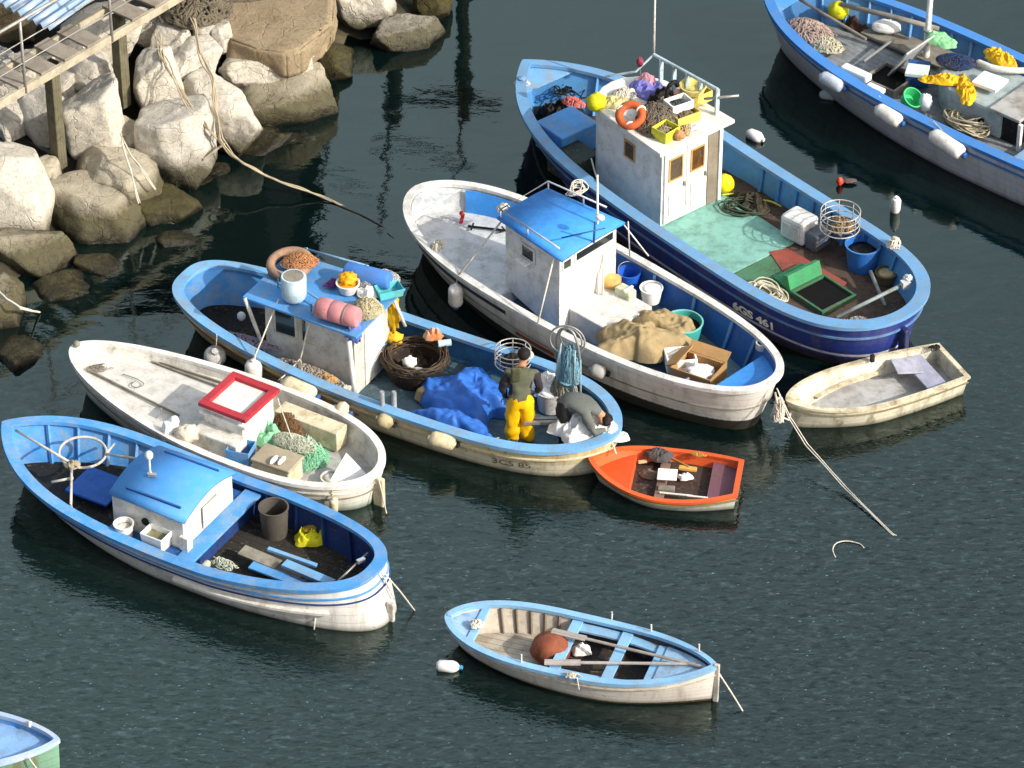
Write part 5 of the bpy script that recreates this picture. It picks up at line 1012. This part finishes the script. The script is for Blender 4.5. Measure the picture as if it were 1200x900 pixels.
c = MB().prism(pts, .39, .86).build('cabin', FC, F_.o, bev=.05); MB().box((.34, .10, .90), (.55, 1.18, .05)).build('roof', M('#a9a8a4', .6, .5), c, bev=.01); MB().box((.30, .12, .63), (.5, 1.0, .46)).build('doorway', BLACK, c)  # darkness inside the doorway painted as a solid black box
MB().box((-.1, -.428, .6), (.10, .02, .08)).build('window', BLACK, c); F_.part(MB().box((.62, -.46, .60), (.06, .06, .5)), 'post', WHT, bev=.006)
F_.part(MB().box((1.5, 0, .60), (1.3, 1.9, .06)), 'aft_deck', M('#7fa4c8', .5, .5), bev=.01)
mp = F_.l(1085, 68, .45); o = F_.part(MB().lathe([(.055, .4), (.055, .9), (.045, .95), (.045, 2.4), (0, 2.42)], (mp.x, mp.y, 0), 16), 'mast', WHT, smooth=True, ang=40); MB().lathe([(.06, 0), (.075, .01), (.075, .04), (.06, .05)], (mp.x, mp.y, .93), 16).build('collar', STEEL, o, smooth=True)
solo(MB().box((0, 0, .0), (.34, .30, .06)), 'foam_sheet', 'pale foam lid beside the foot of the mast', 'lid', M('#d9e8e4', .6, .2), at(1075, 83, .80), F_.h + .5, bev=.01)
solo(MB().box((0, 0, .15), (.34, .30, .30)), 'blue_box', 'dark blue box under the pale foam lid', 'box', BLUD, at(1075, 96, .42), F_.h + .5, bev=.01)
solo(heap(.3, .18, .1, 151, .5, freq=4), 'green_net', 'light green net folded behind the mast', 'net', M('#8cd094', .7, .3), at(1103, 48, .88), F_.h, smooth=True)
solo(tangle(.32, .2, .10, 110, .006, 152, seg=4), 'net_heap', 'dark blue net lying on the pale cabin top', 'net', M('#2a3f66', .8, .4), at(1121, 73, .90), F_.h + .4, smooth=True)
solo(heap(.34, .12, .12, 153, .8, freq=7), 'oilskin_trousers', 'yellow oilskin trousers with one leg towards the mast', 'oilskins', YEL, at(1106, 95, .88), F_.h + .7, smooth=True)
solo(heap(.40, .13, .14, 154, .9, freq=7), 'oilskin_jacket', 'yellow oilskin jacket hanging down the near side of the cabin', 'oilskins', YEL, at(1132, 107, .86), F_.h - .9, smooth=True)
solo(heap(.30, .16, .16, 155, .9, freq=7), 'oilskin_bib', 'yellow oilskin bib nearest the far rail', 'oilskins', YEL, at(1171, 70, .90), F_.h, smooth=True)
solo(MB().box((0, 0, .0), (.42, .38, .06)), 'foam_sheet', 'square white foam lid lying on the cabin top', 'lid', FOAM, at(1160, 96, .96), F_.h + .1, bev=.012)
solo(MB().tube(catmull([(-.45, .12, 0), (-.2, -.02, .02), (.1, -.04, .03), (.45, .1, .0)]), .05, 8), 'white_hose', 'white curved hose beyond the square foam lid', 'hose', WHT, at(1180, 82, .93), F_.h + .5, smooth=True)
solo(tangle(.40, .24, .14, 26, .013, 156, True, steps=30), 'rope_coil', 'big loose coil of pale rope on the near side deck by the cabin', 'rope', M('#c9bea2', .9, .4), at(1132, 146, .45), F_.h, smooth=True)
bucket('basin', 'green basin tipped beside the near rail', 'basin', at(1064, 120, .55), .16, .16, M('#3fbf7c', .5, .2), rot=(.5, .4, .2))
solo(MB().blob((0, 0, .12), (.10, .08, .15), .15, 3, 4), 'jug', 'white plastic jug next to the green basin', 'jug', M('#d8e2e8', .4, .2), at(1084, 128, .5), 0, smooth=True)
solo(MB().blob((0, 0, .12), (.16, .14, .15), .15, 3, 6), 'buoy', 'yellow buoy in the bow of the corner boat', 'buoy', YELB, at(982, 20, .6), 0, smooth=True)
solo(MB().blob((0, 0, .10), (.22, .12, .11), .1, 2, 7), 'fender_loose', 'white pear shaped fender lying on the deck before the mast', 'fender', CLEANW, at(1038, 38, .5), F_.h + .6, smooth=True)
solo(tangle(.42, .28, .16, 60, .014, 157), 'rope_pile', 'pile of pinkish rope inside the near bow rail of the corner boat', 'rope', M('#a8948a', .9, .5), at(948, 38, .55), F_.h, smooth=True)
solo(tangle(.3, .2, .14, 40, .012, 158), 'rope_pile', 'cream rope and mesh aft of the pinkish rope pile', 'rope', M('#c7c1a8', .9, .5), at(968, 54, .5), F_.h, smooth=True)
solo(heap(.3, .22, .2, 159, .8, freq=4), 'net_heap', 'dark red brown net behind the yellow buoy', 'net', M('#3a221c', .9, .4), at(1003, 28, .42), F_.h, smooth=True)
oar('pole', 'long grey pole lying over the ropes in the bow', at(935, -2, .8), at(1015, 46, .6), GREYW, False, .025, 'pole')
oar('pole', 'thin pole across the corner boat towards the hatch', at(1012, 72, .55), at(1047, 46, .6), STEEL, False, .022, 'pole')
solo(MB().box((0, 0, .05), (.5, .16, .12)), 'foam_block', 'white foam block on the near side board', 'foam block', FOAM, at(1003, 89, .56), F_.h, bev=.03)
solo(MB().box((0, 0, .03), (.3, .12, .08)), 'foam_block', 'smaller foam block further aft on the side board', 'foam block', CLEANW, at(1026, 106, .56), F_.h, bev=.02)
solo(MB().blob((0, 0, .04), (.12, .1, .07), .2), 'cleat', 'rusty hook lying at the dark doorway of the corner boat', 'hook', M('#9d8f84', .6, .5), at(1184, 130, .70), 0, smooth=True)
for i, (a, b, r) in enumerate((((960, 88, .60), (990, 104, .54), .105), ((1026, 126, .52), (1058, 145, .48), .115), ((1090, 156, .52), (1130, 182, .46), .12))):
    fender('fender', ['pale fender nearest the bow of the corner boat', 'white fender in the middle of the corner boat side', 'large white fender furthest aft on the corner boat'][i], at(a[0], a[1], a[2] + .16), at(b[0], b[1], b[2] + .16), r, [M('#b9c4d2', .5, .3), FEND, FEND][i], HF, rope_to=at(a[0] + 4, a[1] - 14, .8))
solo(MB().lathe([(0, -.13), (.03, -.13), (.07, -.09), (.075, .1), (.05, .13), (0, .13)], (0, 0, .02), 16, (0, PI / 2, -.3)), 'float', 'small pale float on the dark water beside the corner boat', 'float', M('#aab2b4', .5, .3), at(970, 113, .02), 0, smooth=True)

# ================================================================== boat G: light blue rowing boat
G_ = Boat('rowing_boat', 'open double ended rowing boat painted light blue inside with two oars', (-.823, -5.398, -.326, 3.539), .591, .439, 2.827, 1.578, 2.915, 1.164, (.415, .382, .551), rb=.32, rs=.04, am=.2, ab=.8, as_=.7, zk=-.3)
G_.hull(hullmat('hull_rowing_boat', '#dcd6cc', boot='#5c3a2e', bootz=.035, dirt=.3, planks=.07)); GB = M('#86b8de', .5, .4, '#8a9298'); G_.rail(GB, wi=.075, wo=-.02, z1=.02); G_.strake(.86, M('#c9c2b4', .5, .4), h=.01)
GI = M('#cdc4b4', .6, .4, '#8a7c6a'); G_.inner(GB, .2, w=.04, t0=.42); G_.inner(GI, .04, w=.04, t1=.42); G_.inner(M('#2b3440', .6, .5), .04, w=.045, t0=.42, name='lower_side'); G_.deck(M('#b9b0a0', .6, .5, '#6a5f50', planks=('y', .1)), .06, 0, .4, name='bottom_boards'); G_.deck(M('#2b2a2c', .7, .5), .06, .4, 1, name='bottom_boards')
G_.ribs(M('#7a6e60', .6, .5), [.15, .205, .26, .315, .37], .05, w=.06, r=.016)
G_.deck(M('#9fc0e0', .5, .35), lambda t: .34 + .1 * (.12 - t), 0.0, .115, w=.05, name='foredeck'); G_.deck(M('#9fc4e4', .5, .35), lambda t: G_.zs(t) - .09, .80, 1, w=.05, name='sternsheets')
for x in (-1.36, -.20, .47, .98):
    t_ = x / G_.L + .5; hw = abs(G_.atz(t_, .30, 1, .05).y); G_.part(MB().box((x, 0, .325 if x > -1 else .36), (.14 if x > -1 else .10, hw * 2, .03)), 'thwart', GB, bev=.005)
for sg in (1, -1):
    mb = MB(); R = [[], [], [], []]
    for t in [q for q in G_.ks if .44 < q < .84]:
        for rr_, (w, dz) in zip(R, ((.05, 0), (.20, 0), (.20, -.025), (.05, -.025))): rr_.append(G_.atz(t, .31 + dz, sg, w))
    mb.grid(R); G_.part(mb, 'side_bench', GB)
solo(MB().blob((0, 0, .16), (.26, .24, .20), .06, 2, 3), 'buoy', 'large rusty brown buoy lying in the rowing boat', 'buoy', M('#8a4c34', .65, .5, '#5a3020'), at(645, 772, .08), 0, smooth=True)
solo(heap(.14, .1, .14, 161, .6, freq=5), 'white_rag', 'white rag behind the first thwart of the rowing boat', 'cloth', CLEANW, at(681, 764, .1), 0, smooth=True)
oar('oar', 'oar lying along the far side of the rowing boat', at(822, 781, .47), at(647, 739, .42), M('#a9a19a', .6, .4), group='oars in the rowing boat'); oar('oar', 'oar lying along the near side of the rowing boat', at(815, 778, .46), at(638, 776, .40), M('#b0a8a2', .6, .4), group='oars in the rowing boat')
for i, (px, py, z) in enumerate(((717, 727, .38), (763, 742, .40), (611, 777, .40), (819, 765, .50))): G_.part(MB().tube([G_.l(px, py, z), G_.l(px, py, z) + Vector((0, 0, .14))], .011, 6), 'thole_pin', WHT)
solo(tangle(.12, .05, .05, 10, .009, 162), 'rope_knot', 'white rope knotted round the near rail of the rowing boat', 'rope', ROPEW, at(672, 793, .42), -.3, smooth=True)
rope('line', 'tail of the knotted rope on the outside of the rowing boat', [at(676, 795, .42), at(678, 808, .26)], .008, ROPEW)
rope('line', 'white line laid along the near stern rail of the rowing boat', [at(733, 798, .42), at(780, 797, .45), at(820, 786, .5)], .009, ROPEW)
solo(tangle(.10, .08, .06, 8, .008, 163), 'rope_knot', 'rope knot on the small foredeck of the rowing boat', 'rope', ROPEW, at(559, 732, .40), 0, smooth=True)
G_.part(MB().box((0, 0, 0), (.01, .01, .01)), 'stem_post', GB) if False else None
G_.part(MB().box((G_.L / 2 + .0, 0, .14), (.07, .05, .90)), 'sternpost', M('#c9c2b8', .5, .4), bev=.01); G_.part(MB().box((-G_.L / 2 + .04, 0, .36), (.07, .05, .18)), 'stem', GB, bev=.01)
rope('mooring_rope', 'pale line from the pointed stern of the rowing boat into the water', [at(840, 785, .45), at(870, 833, 0)], .011, ROPEW)
solo(MB().lathe([(0, -.16), (.04, -.155), (.075, -.12), (.08, .05), (.06, .10), (.03, .13), (0, .13)], (0, 0, .03), 18, (0, PI / 2, -.12)), 'bottle_float', 'white bottle float with a blue cap left of the rowing boat', 'float', CLEANW, at(526, 783, .02), 0, smooth=True, ang=50)
solo(MB().lathe([(0, 0), (.028, 0), (.03, .05), (0, .055)], (0, 0, .03), 12, (0, PI / 2, -.12)), 'blue_stopper', 'blue cap on the end of the white bottle float', 'cap', M('#4aa6d8', .4, .1), at(526, 783, .02) + Vector((.125, -.015, 0)), 0, smooth=True, ang=50)

# ================================================================== boat H: red dinghy
H_ = Boat('dinghy', 'small white dinghy with bright orange red inside', (1.03, -2.114, -.161, 2.003), .56, .55, 2.3, 1.35, 2, 1, (.363, .2, .271), rb=.22, rs=.05, am=.22, ab=.8, as_=.25, zk=-.2, tr=.38)
H_.hull(hullmat('hull_red_dinghy', '#dcdccf', dirt=.4, planks=.06)); OR = M('#e8622f', .5, .4, '#a0583c', .16); H_.rail(OR, wi=.05, wo=-.02, z0=-.02, z1=.015); H_.strake(.86, M('#8f8a60', .6, .5), wo=-.03, h=.012); H_.inner(OR, .045, w=.035); H_.deck(M('#4a3a34', .7, .6, '#2b201c'), .055, 0, 1, w=.035, name='floor')
H_.deck(M('#ea5424', .5, .25, '#a03a1e'), .17, 0, .27, w=.04, name='bow_locker'); H_.bulkhead(OR, .27, .055, .165, w=.04, th=.02); H_.deck(M('#7a5260', .6, .4), .15, .82, 1, w=.04, name='stern_seat'); H_.part(MB().box((-.02, -.0, .13), (.13, .98, .02)), 'thwart', M('#8a7468', .6, .5), bev=.004)
H_.part(MB().box((H_.L / 2 - .03, 0, .26), (.05, .70, .05)), 'transom_cap', M('#d8604a', .5, .4), bev=.006)
def flat(name, label, cat, px, py, z, s, rz, mat, **kw): return solo(MB().box((0, 0, 0), s, **kw), name, label, cat, mat, at(px, py, z), rz, bev=.006)
flat('foam_board', 'square white ribbed board in the middle of the red dinghy', 'board', 782, 556, .24, (.26, .27, .02), -.1, FOAM, rx=-.12)
solo(heap(.20, .11, .14, 171, .6, freq=5), 'dark_cushion', 'dark grey cushion over the far rail of the red dinghy', 'cushion', M('#4c484c', .8, .4), at(773, 536, .19), -.15, smooth=True)
flat('grey_box', 'grey box lid below the white board in the red dinghy', 'box', 781, 573, .15, (.22, .09, .06), -.1, GREYW)
flat('wood_scrap', 'yellow wood scrap right of the white board', 'wood', 806, 549, .19, (.24, .07, .04), -.2, M('#cfa050', .7, .4)); flat('wood_scrap', 'brown wood batten touching the far rail of the red dinghy', 'wood', 797, 542, .21, (.3, .03, .03), -.7, M('#a5703a', .7, .4)); flat('wood_scrap', 'pale piece of wood near the dinghy bow locker', 'wood', 753, 541, .15, (.12, .05, .03), .2, M('#d8b88a', .7, .4))
flat('batten', 'white batten lying along the near side of the red dinghy', 'batten', 792, 579, .17, (.44, .025, .02), -.16, WHT); flat('batten', 'short white batten nearest the dinghy transom', 'batten', 817, 582, .17, (.28, .02, .02), -.16, CLEANW)
solo(heap(.1, .07, .08, 172, .7, freq=7), 'plastic_bag', 'small white bag right of the white board', 'bag', CLEANW, at(803, 560, .13), 0, smooth=True); solo(heap(.14, .1, .06, 173, .7, freq=7), 'rag', 'brown rag on the floor near the bow locker', 'cloth', M('#7a6458', .8, .5), at(760, 556, .07), 0, smooth=True)
solo(tangle(.12, .04, .04, 8, .007, 174), 'line_tangle', 'yellow line on the far rail of the red dinghy', 'line', M('#c9a24a', .7, .3), at(818, 534, .25), -.2, smooth=True)

# ================================================================== boat I: cream dinghy
I_ = Boat('dinghy', 'weathered cream dinghy with a pale grey board seat beside the navy boat', (3.714, -1.0, .435, 2.582), .51, .52, 2.3, 1.45, 2, 1, (.471, .348, .33), rb=.2, rs=.04, am=.2, ab=.75, as_=.22, zk=-.25, tr=.41)
I_.hull(hullmat('hull_cream_dinghy', '#e2dcc6', dirt=.7, planks=.07)); CR = M('#d9d0b4', .6, .8, '#7d6b4a'); I_.rail(CR, wi=.045, wo=-.025, z0=-.02, z1=.015); I_.strake(.84, M('#8c8468', .7, .6), h=.012); I_.inner(M('#d8d4c4', .6, .7, '#8d826a'), .06, w=.035); I_.deck(M('#b9b9ba', .6, .6, '#7a7668'), .07, 0, 1, w=.035, name='floor')
I_.deck(CR, lambda t: .42 - t * .3, 0, .07, w=.04, name='breast_hook'); I_.part(MB().box((.86, 0, .25), (.30, .86, .03)), 'stern_seat', M('#a8abc0', .5, .4, '#7a7a80'), bev=.006)
I_.part(MB().box((.68, .2, .30), (.38, .34, .025), rz=-.2, ry=.12), 'loose_board', M('#b4b5c4', .5, .4), bev=.006); I_.part(MB().box((I_.L / 2 - .03, 0, .31), (.05, .76, .05)), 'transom_cap', CR, bev=.006)
mb = MB(); R = [[I_.atz(t, .17, 1, w_) + Vector((0, 0, dz)) for t in I_.ks if .18 < t < .66] for w_, dz in ((.06, 0), (.12, 0), (.12, -.03), (.06, -.03))]; mb.grid(R); I_.part(mb, 'stringer', CR)
solo(tangle(.1, .05, .06, 10, .008, 181), 'rope_knot', 'dark rope knot at the far corner of the cream dinghy transom', 'rope', RUBBER, at(1094, 409, .36), .5, smooth=True)
solo(MB().box((0, 0, .06), (.06, .05, .12)), 'rowlock', 'small dark rowlock block on the far rail of the cream dinghy', 'rowlock', RUBBER, at(1022, 424, .36), .4, bev=.01)

# ================================================================== boat J: bottom left corner
J_ = Boat('rowing_boat', 'pale blue decked boat tip with a green side, in the bottom left corner', (-9.06, -7.45, -.105, 3.6), .62, .45, 2.5, 1.6, 2.4, 1.25, (.45, .40, .50), rb=.2, rs=.03, am=.2, ab=.8, as_=.6, zk=-.3)
J_.hull(hullmat('hull_corner_rowing_boat', '#7ba48c', dirt=.8)); J_.rail(M('#a8c0dc', .5, .4, '#d8d0c8'), wi=.06, wo=-.02); J_.inner(BLU, .2, w=.045); J_.deck(M('#8ab4e0', .5, .3), lambda t: J_.zs(t) - .10, 0, 1, w=.04, name='deck')
J_.part(MB().tube([J_.l(35, 852, .46), J_.l(35, 845, .52)], .02, 8), 'thole_pin', WHT)
rope('line', 'white line over the green side of the corner boat tip', [at(34, 888, .48), at(48, 905, .2)], .009, ROPEW)

# ================================================================== things afloat and ropes on the rocks
t = thing('buoy', 'white bottle buoy floating beyond the tall wheelhouse', 'buoy', at(884, 161, .02)); MB().lathe([(0, -.14), (.05, -.13), (.085, -.08), (.09, .08), (.05, .14), (0, .15)], (0, 0, .03), 18, (0, PI / 2, -.7)).build('float_body', CLEANW, t, smooth=True, ang=50); MB().lathe([(0, .14), (.03, .14), (.03, .18), (0, .185)], (0, 0, .03), 10, (0, PI / 2, -.7)).build('neck', CLEANW, t)
t = thing('buoy', 'upright white bottle buoy floating between the navy boat and the corner boat', 'buoy', at(1049, 246, .02)); MB().lathe([(0, -.03), (.065, -.02), (.075, .02), (.075, .20), (.05, .25), (0, .26)], (0, 0, 0), 18, (.25, 0, 0)).build('float_body', CLEANW, t, smooth=True, ang=50); MB().lathe([(0, .25), (.025, .25), (.025, .29), (0, .29)], (0, 0, 0), 10, (.25, 0, 0)).build('neck', CLEANW, t)
t = thing('marker', 'tiny orange red marker float on the grey water', 'float', at(984, 216, .02)); MB().blob((0, 0, .05), (.05, .04, .07), .15).build('float_body', M('#d8503a', .5, .2), t, smooth=True); MB().blob((.13, .06, .02), (.12, .06, .03), .2).build('mesh', M('#5a4a4a', .8, .3), t, smooth=True)
solo(MB().tube(catmull([(-.05, -.22, .0), (-.12, -.08, .005), (-.1, .06, .01), (.02, .14, .01), (.18, .14, .005), (.26, .08, 0)]), .008, 6), 'floating_line', 'curl of white line floating on the open water', 'line', ROPEW, at(988, 642, .005), -.3, smooth=True)
rope('mooring_rope', 'thick twin ropes running from the rocks out over the water', [at(222, 4, 1.5), at(229, 30, 1.45), at(234, 62, 1.28), at(248, 92, 1.15), at(252, 125, .95), at(259, 164, .7), at(272, 182, .5), at(286, 193, .42), at(312, 206, .25), at(340, 217, .18), at(376, 230, .04), at(410, 246, -.03), at(440, 262, -.05), at(455, 280, -.09), at(470, 300, -.14)], .012, ROPE, strands=4, jit=.03)
rope('mooring_rope', 'thin dark line floating on from the end of the thick ropes towards the boats', [at(374, 229, .05), at(395, 240, .012), at(420, 250, .012), at(446, 263, .012), at(458, 272, -.02), at(470, 296, -.05)], .008, M('#6d675a', .9, .3), jit=.01)
rope('mooring_rope', 'grey ropes looping down the rocks to the knot at the water', [at(184, 38, 1.4), at(190, 62, 1.4), at(200, 88, 1.3), at(216, 112, 1.1), at(232, 138, .9), at(246, 154, .8), at(262, 168, .64)], .011, ROPE, strands=4, jit=.045)
rope('mooring_rope', 'short tail of rope left of the knot at the water edge', [at(264, 168, .6), at(250, 178, .55), at(238, 187, .45)], .018, ROPE)
solo(tangle(.55, .42, .30, 80, .022, 191), 'net_heap', 'heap of dark nets and ropes at the top of the rocks', 'net', M('#6f6656', .9, .6, '#2e2a22', fine=60), at(232, 14, 1.35), .3, smooth=True)
rope('hanging_line', 'thin pale lines hanging over the flat brown boulder', [at(142, 158, 1.0), at(149, 188, .95), at(156, 212, .75), at(165, 238, .42)], .010, ROPEW, strands=2, jit=.02)
rope('hanging_line', 'second pair of thin lines beside the pale ones on the brown boulder', [at(143, 161, 1.0), at(154, 182, .95), at(167, 202, .8), at(183, 222, .45)], .010, ROPEW, strands=2, jit=.02)
rope('hanging_line', 'rope slung over the weedy boulder at the left edge', [at(-6, 338, .5), at(8, 353, .46), at(24, 362, .4), at(46, 366, .02)], .016, ROPEW, strands=2)
rope('mooring_rope', 'line under the surface from the rocks to the white blue boat bow', [at(440, 258, -.05), at(460, 275, -.05), at(478, 292, -.05), at(492, 320, -.1)], .02, RUBBER, strands=2, jit=.04)
# ================================================================== people
def person(label, joints, edges, mats, base, groups=None, hair=None, hoodless=True, nose=None):
    """joints: name -> (x, y, z, radius) in metres from base; edges: (a, b, material index)"""
    joints = {k: (v[0] * .88, v[1] * .9, v[2] * .85, v[3]) for k, v in joints.items()}; names = list(joints); me = bpy.data.meshes.new('tmpbody'); me.from_pydata([joints[n][:3] for n in names], [(names.index(a), names.index(b)) for a, b, _ in edges], [])
    ob = bpy.data.objects.new('tmpbody', me); COL.objects.link(ob)
    md = ob.modifiers.new('skin', 'SKIN'); md.use_smooth_shade = True; md.branch_smoothing = .4
    sv_ = me.skin_vertices[0].data
    for i, n in enumerate(names):
        r = joints[n][3]; sv_[i].radius = (r, r) if not isinstance(r, tuple) else r; sv_[i].use_root = (n == 'pelvis')
    s2 = ob.modifiers.new('sub', 'SUBSURF'); s2.levels = s2.render_levels = 2
    bpy.context.view_layer.update(); ev = ob.evaluated_get(bpy.context.evaluated_depsgraph_get()); m2 = bpy.data.meshes.new_from_object(ev); bpy.data.objects.remove(ob)
    import bmesh
    bm = bmesh.new(); bm.from_mesh(m2)
    for side in ('l', 'r'):
        w = Vector(joints['hand_' + side][:3]); e = Vector(joints['wrist_' + side][:3]); d = (w - e).normalized(); s = d.cross(Vector((0, 1, .2))).normalized(); n = d.cross(s)
        mb = MB()
        for k, (o, L) in enumerate(((-.028, .060), (-.010, .072), (.009, .068), (.026, .052))):
            p = w + s * o; mb.tube([p - d * .02, p + d * L * .45, p + d * L * .8 + n * .02, p + d * L + n * .045], [.010, .0095, .009, .007], 6)
        p = w - s * .03; mb.tube([p - d * .03, p - s * .03 + d * .01, p - s * .04 + d * .045 + n * .01], [.012, .011, .008], 6)
        vs = [bm.verts.new(v) for v in mb.v]
        for f in mb.f:
            try: bm.faces.new([vs[i] for i in f])
            except ValueError: pass
    bm.to_mesh(m2); bm.free()
    for m in mats: m2.materials.append(m)
    E = [(Vector(joints[a][:3]), Vector(joints[b][:3]), k) for a, b, k in edges]
    for p in m2.polygons:
        c = p.center; best = 9; bi = 0
        for a, b, k in E:
            d = b - a; t = max(0, min(1, (c - a).dot(d) / max(1e-9, d.dot(d)))); q = (c - a - d * t).length
            if q < best: best = q; bi = k
        p.material_index = bi; p.use_smooth = True
    # folds in the cloth
    for v in m2.vertices:
        f = noise.noise(v.co * 10 + base) * .030 + noise.noise(Vector((v.co.x * 26, v.co.y * 26, v.co.z * 9))) * .016
        if v.co.z < joints['neck'][2] - .03 and (v.co - Vector(joints['hand_l'][:3])).length > .12 and (v.co - Vector(joints['hand_r'][:3])).length > .12: v.co += v.normal * f
    o = bpy.data.objects.new('person', m2); COL.objects.link(o); o.location = base; o['label'] = label; o['category'] = 'person'
    h = Vector(joints['head'][:3]); hd = (Vector(joints['crown'][:3]) - Vector(joints['neck'][:3])).normalized(); f = nose.normalized(); s = hd.cross(f).normalized()
    if hair: MB().blob(h + hd * .045 - f * .018, (.088, .094, .088), .06, 4, 3).build('hair', hair, o, smooth=True)
    return o
SKIN = M('#b98a68', .55, .2, '#8a5c44', bmp=.1); VEST = M('#5f6250', .85, .3, '#45462f'); SLV = M('#2f2c33', .85, .2); GLOVE = M('#6f9bd0', .6, .2); DGREY = M('#686c68', .85, .25, '#3d403c'); DTR = M('#26282a', .85, .2); HAIR = M('#1c1512', .7, .1); BOOT = M('#5a4630', .7, .4)
b0 = at(609, 521, .08)
# man standing with his back to us, facing away to the upper right
J = dict(pelvis=(0, 0, .92, (.155, .13)), spine=(.01, .03, 1.08, (.15, .12)), chest=(.02, .06, 1.28, (.175, .125)), neckb=(.03, .13, 1.42, (.075, .07)), neck=(.04, .17, 1.47, (.052, .052)), jaw=(.06, .23, 1.51, (.066, .074)), head=(.06, .22, 1.57, (.078, .092)), crown=(.06, .20, 1.65, (.058, .068)), nose=(.08, .325, 1.52, .012),
         shl=(-.19, .05, 1.38, .078), ell=(-.25, .03, 1.11, .056), wrist_l=(-.22, .10, .88, .038), hand_l=(-.21, .12, .80, .036), shr=(.23, .07, 1.38, .078), elr=(.30, .06, 1.11, .056), wrist_r=(.27, .18, .92, .038), hand_r=(.26, .22, .86, .036),
         hpl=(-.09, .0, .84, .125), knl=(-.10, .03, .48, .108), ankl=(-.11, -.01, .14, .10), tol=(-.13, .14, .05, .05), hpr=(.10, .0, .84, .125), knr=(.11, .05, .48, .108), ankr=(.12, .0, .14, .10), tor=(.14, .15, .05, .05))
Ed = [('pelvis', 'spine', 1), ('spine', 'chest', 1), ('chest', 'neckb', 1), ('neckb', 'neck', 3), ('neck', 'jaw', 3), ('jaw', 'head', 3), ('head', 'crown', 3), ('jaw', 'nose', 3), ('chest', 'shl', 1), ('shl', 'ell', 2), ('ell', 'wrist_l', 2), ('wrist_l', 'hand_l', 4), ('chest', 'shr', 1), ('shr', 'elr', 2), ('elr', 'wrist_r', 2), ('wrist_r', 'hand_r', 4),
      ('pelvis', 'hpl', 0), ('hpl', 'knl', 0), ('knl', 'ankl', 0), ('ankl', 'tol', 5), ('pelvis', 'hpr', 0), ('hpr', 'knr', 0), ('knr', 'ankr', 0), ('ankr', 'tor', 5)]
p1 = person('man standing with his back turned, in bright yellow oilskin trousers and an olive vest', J, Ed, [M('#f2b90c', .4, .15, '#b5861a'), VEST, SLV, SKIN, GLOVE, BOOT], b0, hair=HAIR, nose=Vector((.1, 1, -.1)))
m_ = MB(); m_.box((-.05, -.085, 1.24), (.14, .05, .24), rx=.1); m_.build('vest_pouch', M('#55583e', .85, .3), p1, bev=.03)
# man bent double over the stern, seen from above
b1 = at(662, 527, .08)
J = dict(pelvis=(-.02, .04, .84, (.155, .14)), spine=(.10, -.01, .98, (.17, .15)), chest=(.28, -.08, .99, (.20, .16)), neckb=(.42, -.13, .92, (.13, .12)), neck=(.51, -.15, .86, (.058, .058)), jaw=(.55, -.17, .80, (.068, .074)), head=(.58, -.17, .76, (.08, .092)), crown=(.64, -.18, .72, (.06, .07)), nose=(.55, -.20, .67, .012),
         shl=(.34, .10, .90, .078), ell=(.46, .18, .70, .055), wrist_l=(.60, .04, .60, .04), hand_l=(.66, -.01, .58, .036), shr=(.30, -.27, .88, .09), elr=(.42, -.40, .68, .055), wrist_r=(.58, -.26, .60, .04), hand_r=(.64, -.22, .58, .036),
         hpl=(-.05, .14, .80, .115), knl=(.06, .18, .45, .09), ankl=(-.06, .16, .12, .075), tol=(.08, .14, .05, .05), hpr=(-.05, -.07, .80, .115), knr=(.06, -.1, .45, .09), ankr=(-.06, -.10, .12, .075), tor=(.08, -.14, .05, .05))
Ed2 = [(a, b, 1 if (a, b) == ('neckb', 'neck') else {1: 1, 2: 1, 3: 3, 4: 3, 0: 0, 5: 5}[k]) for a, b, k in Ed]
p2 = person('dark haired man bent double over the stern in a grey jacket', J, Ed2, [DTR, DGREY, DGREY, SKIN, SKIN, RUBBER], b1, hair=HAIR, nose=Vector((-.3, -.2, -1)))
